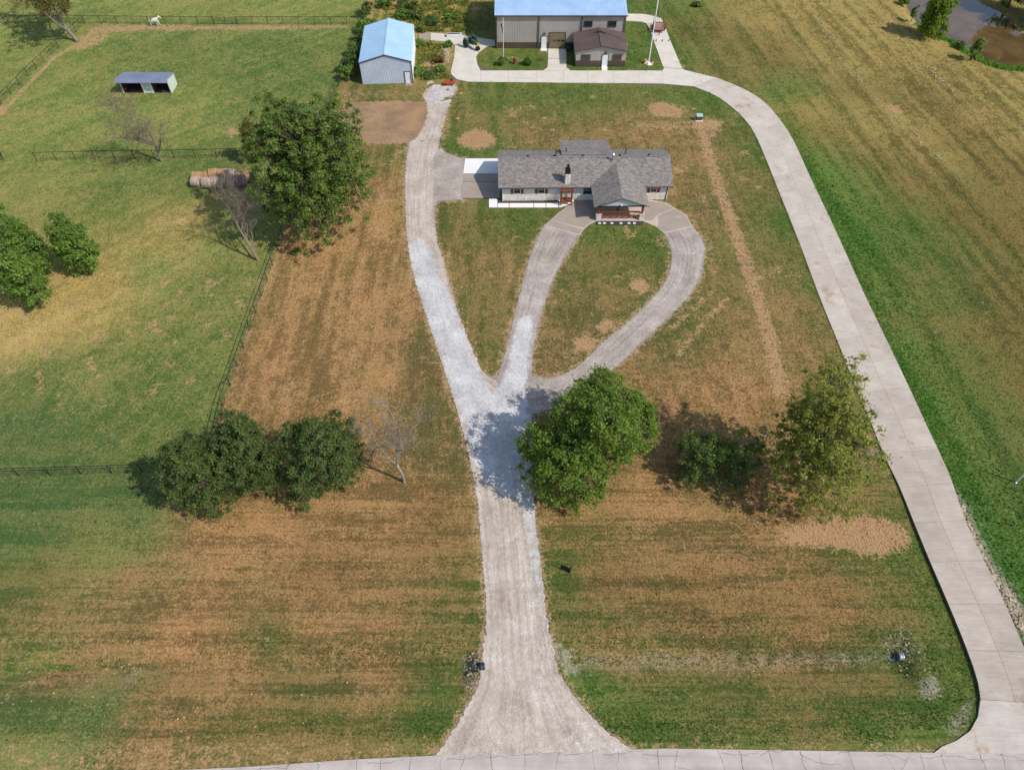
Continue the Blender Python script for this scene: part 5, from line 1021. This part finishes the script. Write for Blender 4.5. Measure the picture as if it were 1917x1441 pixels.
for i, (dx, dy, m, lb, sc_) in enumerate(((-.62,.1,'yellow','yellow flower pot at left of the tall flagpole',.3),(.5,.15,'terracotta','red flower pot at right of the tall flagpole',.24),(-.25,-.55,'flag_white','small white pot in front of the tall flagpole',.18),(.62,-.35,'flag_white','small white planter right front of tall flagpole',.16))):
    o = thing('flower_pot', lb, 'flower pot', (p2.x+dx, p2.y+dy, .12)); MB().lathe([(sc_*.6,0),(sc_*.9,sc_*1.1),(sc_,sc_*1.15),(sc_*.8,sc_*1.1)], 12).build('pot', M[m], o)
    rn = np.random.default_rng(i+5); C = rn.normal(0, sc_*.4, (40, 3)); C[:, 2] = np.abs(C[:, 2])+sc_*1.3; MB().lathe([(sc_*.1,sc_*1.1),(sc_*.7,sc_*1.5),(sc_*.3,sc_*2.1),(.01,sc_*2.2)], 9).build('blooms', M[m], o)
# red hydrant-like pump on the lawn
p = P(963, 119.5); o = thing('yard_pump', 'small red pump standing between two shrubs on the barn lawn', 'pump', (p.x, p.y, 0)); MB().lathe([(.28,0),(.28,.12),(.2,.14),(.2,.75),(.26,.8),(.24,.95),(.05,1.08)], 14).build('barrel', M['red'], o); MB().tube((0,0,.7),(.42,-.1,.62),.09).build('spout', M['red'], o); MB().tube((0,0,1.0),(-.5,.1,1.15),.04).build('handle', M['flag_white'], o)
p = P(1013, 113); o = thing('rusty_plough', 'dark rusty plough lying on the barn lawn corner', 'plough', (p.x, p.y, 0)); MB().tube((-.7,0,.35),(.7,.1,.3),.05).build('beam', M['rust'], o)
for k in range(3): MB().path([(-.5+k*.45,0,.33),(-.45+k*.45,-.2,.15),(-.25+k*.45,-.3,.02)], [.04,.05,.03], 5).build('tine', M['rust'], o)
# long bunk on the slab, implements by the weeds
p = P(851, 69); o = thing('feed_bunk', 'long white and maroon feed bunk on the yard slab', 'trough', (p.x, p.y, .06), R(2)); MB().box(-1.4,1.4,-.32,-.26,.05,.5).box(-1.4,1.4,.26,.32,.05,.5).box(-1.4,-1.34,-.26,.26,.05,.5).box(1.34,1.4,-.26,.26,.05,.5).build('sides', M['shed_white'], o); MB().box(-1.33,.95,-.25,.25,.3,.44).build('contents', M['rust'], o)
MB().path([(-1.4,0,.3),(-1.75,0,.12)], [.14,.03], 6).build('spout', M['tarp'], o)
p = P(819, 118); o = thing('disc_harrow', 'rusty dark red disc harrow lying in the weeds by the shed', 'harrow', (p.x, p.y, 0), R(6)); MB().box(-.95,.95,-.06,.06,.5,.6).box(-.95,.95,.44,.56,.5,.6).build('frame', M['rust'], o)
for k in range(9): MB().tube((-.9+k*.225,-.05,.3),(-.86+k*.225,-.05,.3),.3,n=14).build('disc', M['rust'], o)
for k in range(9): MB().tube((-.9+k*.225,.5,.3),(-.86+k*.225,.5,.3),.3,n=14).build('disc', M['rust'], o)
p = P(842, 160); o = thing('rotary_tiller', 'orange-red rotary tiller at the end of the gravel patch', 'tiller', (p.x, p.y, 0), R(-6)); MB().hexa([(-.85,-.3,.35),(.85,-.3,.35),(.85,.45,.4),(-.85,.45,.4)], [(-.85,-.15,.75),(.85,-.15,.75),(.85,.35,.8),(-.85,.35,.8)]).build('hood', M['orange'], o)
MB().tube((-.85,0,.28),(.85,0,.28),.07).build('rotor', M['rust'], o); MB().box(.2,.5,0,.3,.8,1.0).build('gearbox', M['black'], o); MB().path([(.35,.15,1.0),(.4,.35,1.3),(.45,.4,1.35)], [.05,.04,.03], 6).build('hitch', M['rust'], o)
for k in range(8):
    a = k*1.3; MB().tube((-.8+k*.22,0,.28),(-.8+k*.22,.26*math.cos(a),.28+.26*math.sin(a)),.03,n=4).build('tine', M['rust'], o)
p = P(831, 94); tag(MB().hexa([(-.7,-.5,0),(.8,-.55,0),(.7,.5,0),(-.6,.55,0)], [(-.68,-.48,.12),(.78,-.53,.12),(.68,.48,.12),(-.58,.53,.12)]).build('loose_slab', M['concrete_old'], loc=(p.x,p.y,0)), 'loose grey slab lying at the weedy yard corner', 'slab')
p = P(792, 118); tag(MB().hexa([(-.6,-.15,0),(.6,-.12,0),(.62,.15,0),(-.58,.13,0)], [(-.58,-.13,.2),(.58,-.1,.2),(.6,.13,.2),(-.56,.11,.2)]).build('pale_beam', M['plank'], loc=(p.x,p.y,0)), 'short pale timber lying in the weeds beside the shed', 'timber')
for i, (u, v, lb) in enumerate(((862,175,'orange survey stake at the notch behind the gravel patch'),(856,222,'orange survey flag beside the round dirt patch behind the house'))):
    p = P(u, v); o = thing('survey_stake', lb, 'stake', (p.x, p.y, 0)); MB().tube((0,0,0),(0,0,.9-.4*i),.025,n=6).build('stake', M['survey'], o); MB().box(.0,.3,-.01,.01,.55-.3*i,.85-.4*i).build('ribbon', M['survey'], o); MB().hexa([(-.3,-.25,.0),(.35,-.2,.0),(.3,.3,.0),(-.25,.25,.0)], [(-.1,-.1,.12),(.1,-.08,.12),(.1,.1,.12),(-.1,.08,.12)]).build('mound', M['dirt'], o)
# utility transformer
p = P(1308, 225); o = thing('transformer_box', 'pale green utility transformer box at the head of the dirt trench', 'utility box', (p.x, p.y, -.02)); MB().box(-.55,.55,-.4,.5,0,.1).build('pad', M['concrete_new'], o)
MB().box(-.45,.45,-.3,.4,.1,.75).build('cabinet', M['barn_brown'], o); MB().hexa([(-.5,-.36,.752),(.5,-.36,.752),(.5,.45,.752),(-.5,.45,.752)], [(-.48,-.34,.84),(.48,-.34,.84),(.48,.43,.92),(-.48,.43,.92)]).build('lid', plain('pale_green_lid', (176,216,208), rough=.5), o)
# yard sign
a, b = P(1049.2, 1063.5), P(1066.5, 1072); o = thing('yard_sign', 'black panel yard sign on a post in the lawn right of the drive', 'sign', (b.x, b.y, -.03), math.atan2(b.y-a.y, b.x-a.x)); L_ = (b-a).length
MB().box(-L_,-.05,-.02,.02,.12,.86).build('panel', M['black'], o); MB().box(-L_-.03,-.051,-.03,.03,.861,.90).build('trim', M['trim_dark'], o); MB().box(-.05,.05,-.05,.05,0,1.45).build('post', M['trim_dark'], o)
# light pole, culverts, caps
p = P(1901.5, 903); o = thing('sign_post', 'pale metal post in the grass at right edge beyond the driveway', 'post', (p.x, p.y, hgt(p.x,p.y))); MB().tube((0,0,0),(0,0,2.9),.075,n=10).build('shaft', M['white_paint'], o); MB().lathe([(.06,2.9),(.09,2.92),(.09,2.98),(.01,3.04)], 10).build('cap', M['steel'], o); MB().lathe([(.12,0),(.12,.05),(.06,.08)], 10).build('collar', M['steel'], o)
def culvert(label, u, v, rz, r_=.38, m='steel'):
    p = P(u, v); z = hgt(p.x, p.y); o = thing('culvert_pipe', label, 'culvert', (p.x, p.y, z-.12), rz); Mx = Matrix.Translation((0,0,r_)) @ Matrix.Rotation(math.pi/2, 4, 'Y')
    prof = []
    for i in range(5): prof.append((r_+.025*(i % 2), -.1+i*.1))
    MB().lathe([(r_-.03, -.1)]+prof+[(r_-.03, .3), (r_-.03, -.05)], 20, Mx).build('barrel', M[m], o)
    fl_ = MB()
    for k in range(9):
        t = math.pi*(1.0+k/8); fl_.v += [(-.08, r_*math.cos(t), r_+r_*math.sin(t)), (-.75, 1.5*r_*math.cos(t), r_+r_*1.05*math.sin(t)*1.0)]
    fl_.f = [(2*i,2*i+1,2*i+3,2*i+2) for i in range(8)]; fl_.build('flared_apron', M[m], o); MB().lathe([(.01,.25),(r_-.04,.26)], 16, Mx).build('throat', M['black'], o)
culvert('silver flared culvert pipe end in the ditch at lower right', 1686, 1226, R(0), .33); culvert('dark culvert mouth among rubble at the left of driveway', 901, 1248, R(6), .27, 'tarp')
p = P(1620, 847); o = thing('valve_cover', 'small blue-capped valve cover under the yellowish tree', 'cap', (p.x, p.y, hgt(p.x,p.y))); MB().lathe([(.22,0),(.22,.12),(.16,.18)], 14).build('ring', M['steel'], o); MB().lathe([(.15,.18),(.15,.24),(.02,.26)], 14).build('lid', M['pvc'], o)
p = P(1305, 9); o = thing('white_box', 'small white box by a low bush at the top edge', 'box', (p.x, p.y, 0)); MB().box(-.45,.45,-.3,.3,0,.7).build('case', M['shed_white'], o, bevel=.04); MB().box(-.48,.48,-.33,.33,.702,.76).build('lid', M['plank'], o)
# ================================================================ GRASS
rg_ = np.random.default_rng(99); NB = 330000
uu, vv_ = rg_.uniform(-160, 2080, NB), rg_.uniform(-40, 1430, NB); b_ = (vv_-CY)/FPX; kk = CAM_H/(_s+b_*_c); bx_, by_ = (uu-CX)/FPX*kk, (_c-b_*_s)*kk
ok = np.ones(NB, bool)
for pg in (DRIVE, MID, LOOP, PAD, POND, CONC_L+CONC_R[::-1], BARNGRAVEL, G([(843,60),(930,60),(930,92),(893,108),(900,132),(1300,132),(1300,164),(843,156)]), G([(1176,22),(1250,28),(1280,135),(1240,135),(1215,46),(1176,42)]), G([(1024,88),(1062,88),(1062,135),(1024,135)]), [(-2.8,117.5),(20,117.5),(20,142),(-2.8,142)], [(-25.5,112),(-15.5,112),(-15.5,127),(-25.5,127)], [(-2,79),(22.5,79),(22.5,91.5),(-2,91.5)], G([(864,295),(937,295),(937,392),(864,392)]), G([(912,372),(1080,372),(1080,392),(912,392)]), G([(1015,424),(1075,374),(1250,374),(1300,425),(1243,440),(1203,424),(1117,424),(1085,444)]), [(-64,109.5),(-55,109.5),(-55,113),(-64,113)], [(30,3),(60,3),(60,14),(30,14)]):
    ok &= ~inpoly(bx_, by_, pg)
ok &= by_ > 13.0; bx_, by_ = bx_[ok], by_[ok]
ii = np.clip(np.searchsorted(XS, bx_), 1, nx-1); jj = np.clip(np.searchsorted(YS, by_), 1, ny-1); vi = jj*nx+ii
keep = rg_.random(len(vi)) > np.clip(soil[vi]*1.1+grv[vi]*.9, 0, .93); bx_, by_, vi = bx_[keep], by_[keep], vi[keep]; NB = len(vi)
patch = vnoise(bx_, by_, .8, 77, 3)-.5; patch = patch*.8+lowk[vi]*(vnoise(bx_*.1, by_*2.4, 1, 78, 3)-.5)*3.4+(1-lowk[vi])*(vnoise(bx_*3.0, by_*.1, 1, 79, 3)-.5)*1.8
ff_ = sstep(-.5, 1.5, bal[vi]+rg_.normal(0, .35, NB)+patch*2.0)[:, None]; cc = cA[vi]*(1-ff_)+cB[vi]*ff_; cc *= rg_.uniform(.66, 1.38, (NB, 1))
lush = np.clip((cA[vi, 1]/(cA[vi, 0]+1e-6)-1.3)/.9, 0, 1)
hh = rg_.uniform(.045, .10, NB)*(1+.5*lush)*(1+by_/160); az = rg_.uniform(0, 2*np.pi, NB); tl_ = rg_.uniform(.5, 1.3, NB); wd = hh*rg_.uniform(.35, .6, NB)
B0 = np.column_stack([bx_, by_, Z[vi]-.01]); sd_ = np.column_stack([-np.sin(az), np.cos(az), np.zeros(NB)])*wd[:, None]; tp_ = B0+np.column_stack([np.cos(az)*np.sin(tl_), np.sin(az)*np.sin(tl_), np.cos(tl_)])*hh[:, None]*1.6
Vg = np.stack([B0-sd_, B0+sd_, tp_], 1).reshape(-1, 3); Fg = np.arange(3*NB).reshape(NB, 3)
n = NT('grass_blades'); a_ = n.n('Attribute'); a_.attribute_name = 'blade'; n.color(a_.outputs['Color']); n.b.inputs['Roughness'].default_value = .8; n.b.inputs['Specular IOR Level'].default_value = .1
tr2 = n.n('BsdfTranslucent'); n.l(a_.outputs['Color'], tr2.inputs[0]); mx2 = n.n('MixShader'); mx2.inputs[0].default_value = .35; n.l(n.b.outputs[0], mx2.inputs[1]); n.l(tr2.outputs[0], mx2.inputs[2]); n.l(mx2.outputs[0], n.t.nodes['Material Output'].inputs[0])
gr_ = np_mesh('grass', Vg, Fg, n.m); col_attr(gr_.data, 'blade', np.repeat(np.column_stack([cc, np.ones(NB)]), 3, 0)); tag(gr_, 'short green and dry grass covering the lawns and fields', 'grass', kind='stuff')

def weed_band(name, label, C, m, size, seed, h):
    r = np.random.default_rng(seed); N = len(C); nb = np.column_stack([r.normal(0, .8, N), r.normal(0, .8, N)-.4, np.full(N, .35)]); C = C.copy(); C[:, 2] += np.abs(r.normal(0, h, N))
    o = leaf_mesh(name, M[m], C, size, nb, r, None, np.clip(.5+(vnoise(C[:, 0], C[:, 1], 1.2, seed)-.5)*1.4, 0, 1)); tag(o, label, 'plants', kind='stuff')
def along(pts, N, w_, seed, off=0):
    r = np.random.default_rng(seed); q, L = rs_line([Vector(p[:2]) for p in pts], 400); t = r.uniform(0, 400, N); i = np.minimum(399, t.astype(int)); f = (t-i)[:, None]
    p = q[i]*(1-f)+q[i+1]*f; d = q[i+1]-q[i]; nrm = np.column_stack([d[:, 1], -d[:, 0]])/np.linalg.norm(d, axis=1)[:, None]
    k = r.normal(0, w_, N)+off; p = p+nrm*k[:, None]; z = np.array([hgt(a, b) for a, b in p]); return np.column_stack([p, z])
weed_band('bank_weeds', 'bright green reeds fringing the near bank of the pond', along(POND[3:15], 5200, .9, 5, -.6), 'leaf_lush', .2, 5, .35)
C = along(CONC_R[5:16], 9000, 1.0, 6, .9); C = C[(C[:, 1] > 34)]
weed_band('verge_grass', 'bright green grass fringe along the right edge of the concrete driveway', C, 'leaf_lush', .085, 6, .035)
pg = G([(700,0),(880,-10),(872,62),(785,60),(735,34)]); pg2 = G([(782,80),(832,84),(832,118),(842,150),(800,150),(776,150)]); rr = np.random.default_rng(8); Q = rr.uniform([-40, 108], [0, 165], (60000, 2)); ok = inpoly(Q[:, 0], Q[:, 1], pg)|inpoly(Q[:, 0], Q[:, 1], pg2); Q = Q[ok][:11000]; Q = Q[vnoise(Q[:, 0], Q[:, 1], 2.2, 9, 3) > .42]
weed_band('tall_weeds', 'tall mixed weeds behind and beside the blue shed', np.column_stack([Q, np.zeros(len(Q))]), 'leaf_weed', .2, 9, .3)

rr = np.random.default_rng(12); pg = G([(0,1238),(205,1242),(212,1268),(190,1320),(0,1322)]); Q = rr.uniform([-42, 13], [-24, 24], (90000, 2)); Q = Q[inpoly(Q[:, 0], Q[:, 1], pg)]; Q = Q[vnoise(Q[:, 0], Q[:, 1], 1.6, 15, 3) > .57][:5000]
weed_band('ditch_weeds', 'bright green weed patches in the lower left ditch', np.column_stack([Q, [hgt(a, b) for a, b in Q]]), 'leaf_lush', .06, 15, .03)

rr = np.random.default_rng(14); Q = rr.uniform([-42, 13.2], [34, 44], (2600, 2)); dd = np.where(inpoly(Q[:, 0], Q[:, 1], DRIVE), 0, dline(Q[:, 0], Q[:, 1], DRIVE, True)); Q = Q[(dd > .3) & (rr.random(len(Q)) < np.where(Q[:, 1] < 20, .8, .3)*np.where(Q[:, 0] < 0, 1, .45)) & ~((Q[:, 0] > 29.5) & (Q[:, 1] < 24)) & (Q[:, 0] < 29)]
M['litter'] = leaf_mat('dry_leaf_litter', (206,176,118), .2, .2)
weed_band('leaf_litter', 'scattered pale dry leaves and chips on the front lawns', np.column_stack([Q, [hgt(a, b)+.03 for a, b in Q]]), 'litter', .075, 16, .015)

stone_heap('clods', 'loose dirt clods on the bare patch at the lower right', [(1478,990),(1570,967),(1650,968),(1700,1010),(1650,1036),(1540,1022)], 900, .02, .075, 'dirt', 21)
stone_heap('clods', 'loose dirt clods in the round bare patch behind the house', [(860,262),(895,243),(925,262),(885,277)], 320, .03, .09, 'dirt', 22)
stone_heap('clods', 'loose dirt clods in the bare patch below the barn yard', [(1215,198),(1240,191),(1275,210),(1225,217)], 280, .03, .09, 'dirt', 23)
stone_heap('clods', 'dirt clods along the backfilled trench', [(1300,228),(1345,230),(1352,300),(1380,400),(1415,520),(1460,690),(1440,690),(1392,520),(1350,400),(1318,300)], 700, .025, .08, 'dirt_dark', 24)
weed_band('edge_grass', 'grass creeping over the left edge of the concrete driveway', along(CONC_L[1:17], 2600, .13, 17, -.1), 'leaf_weed', .07, 17, .05)
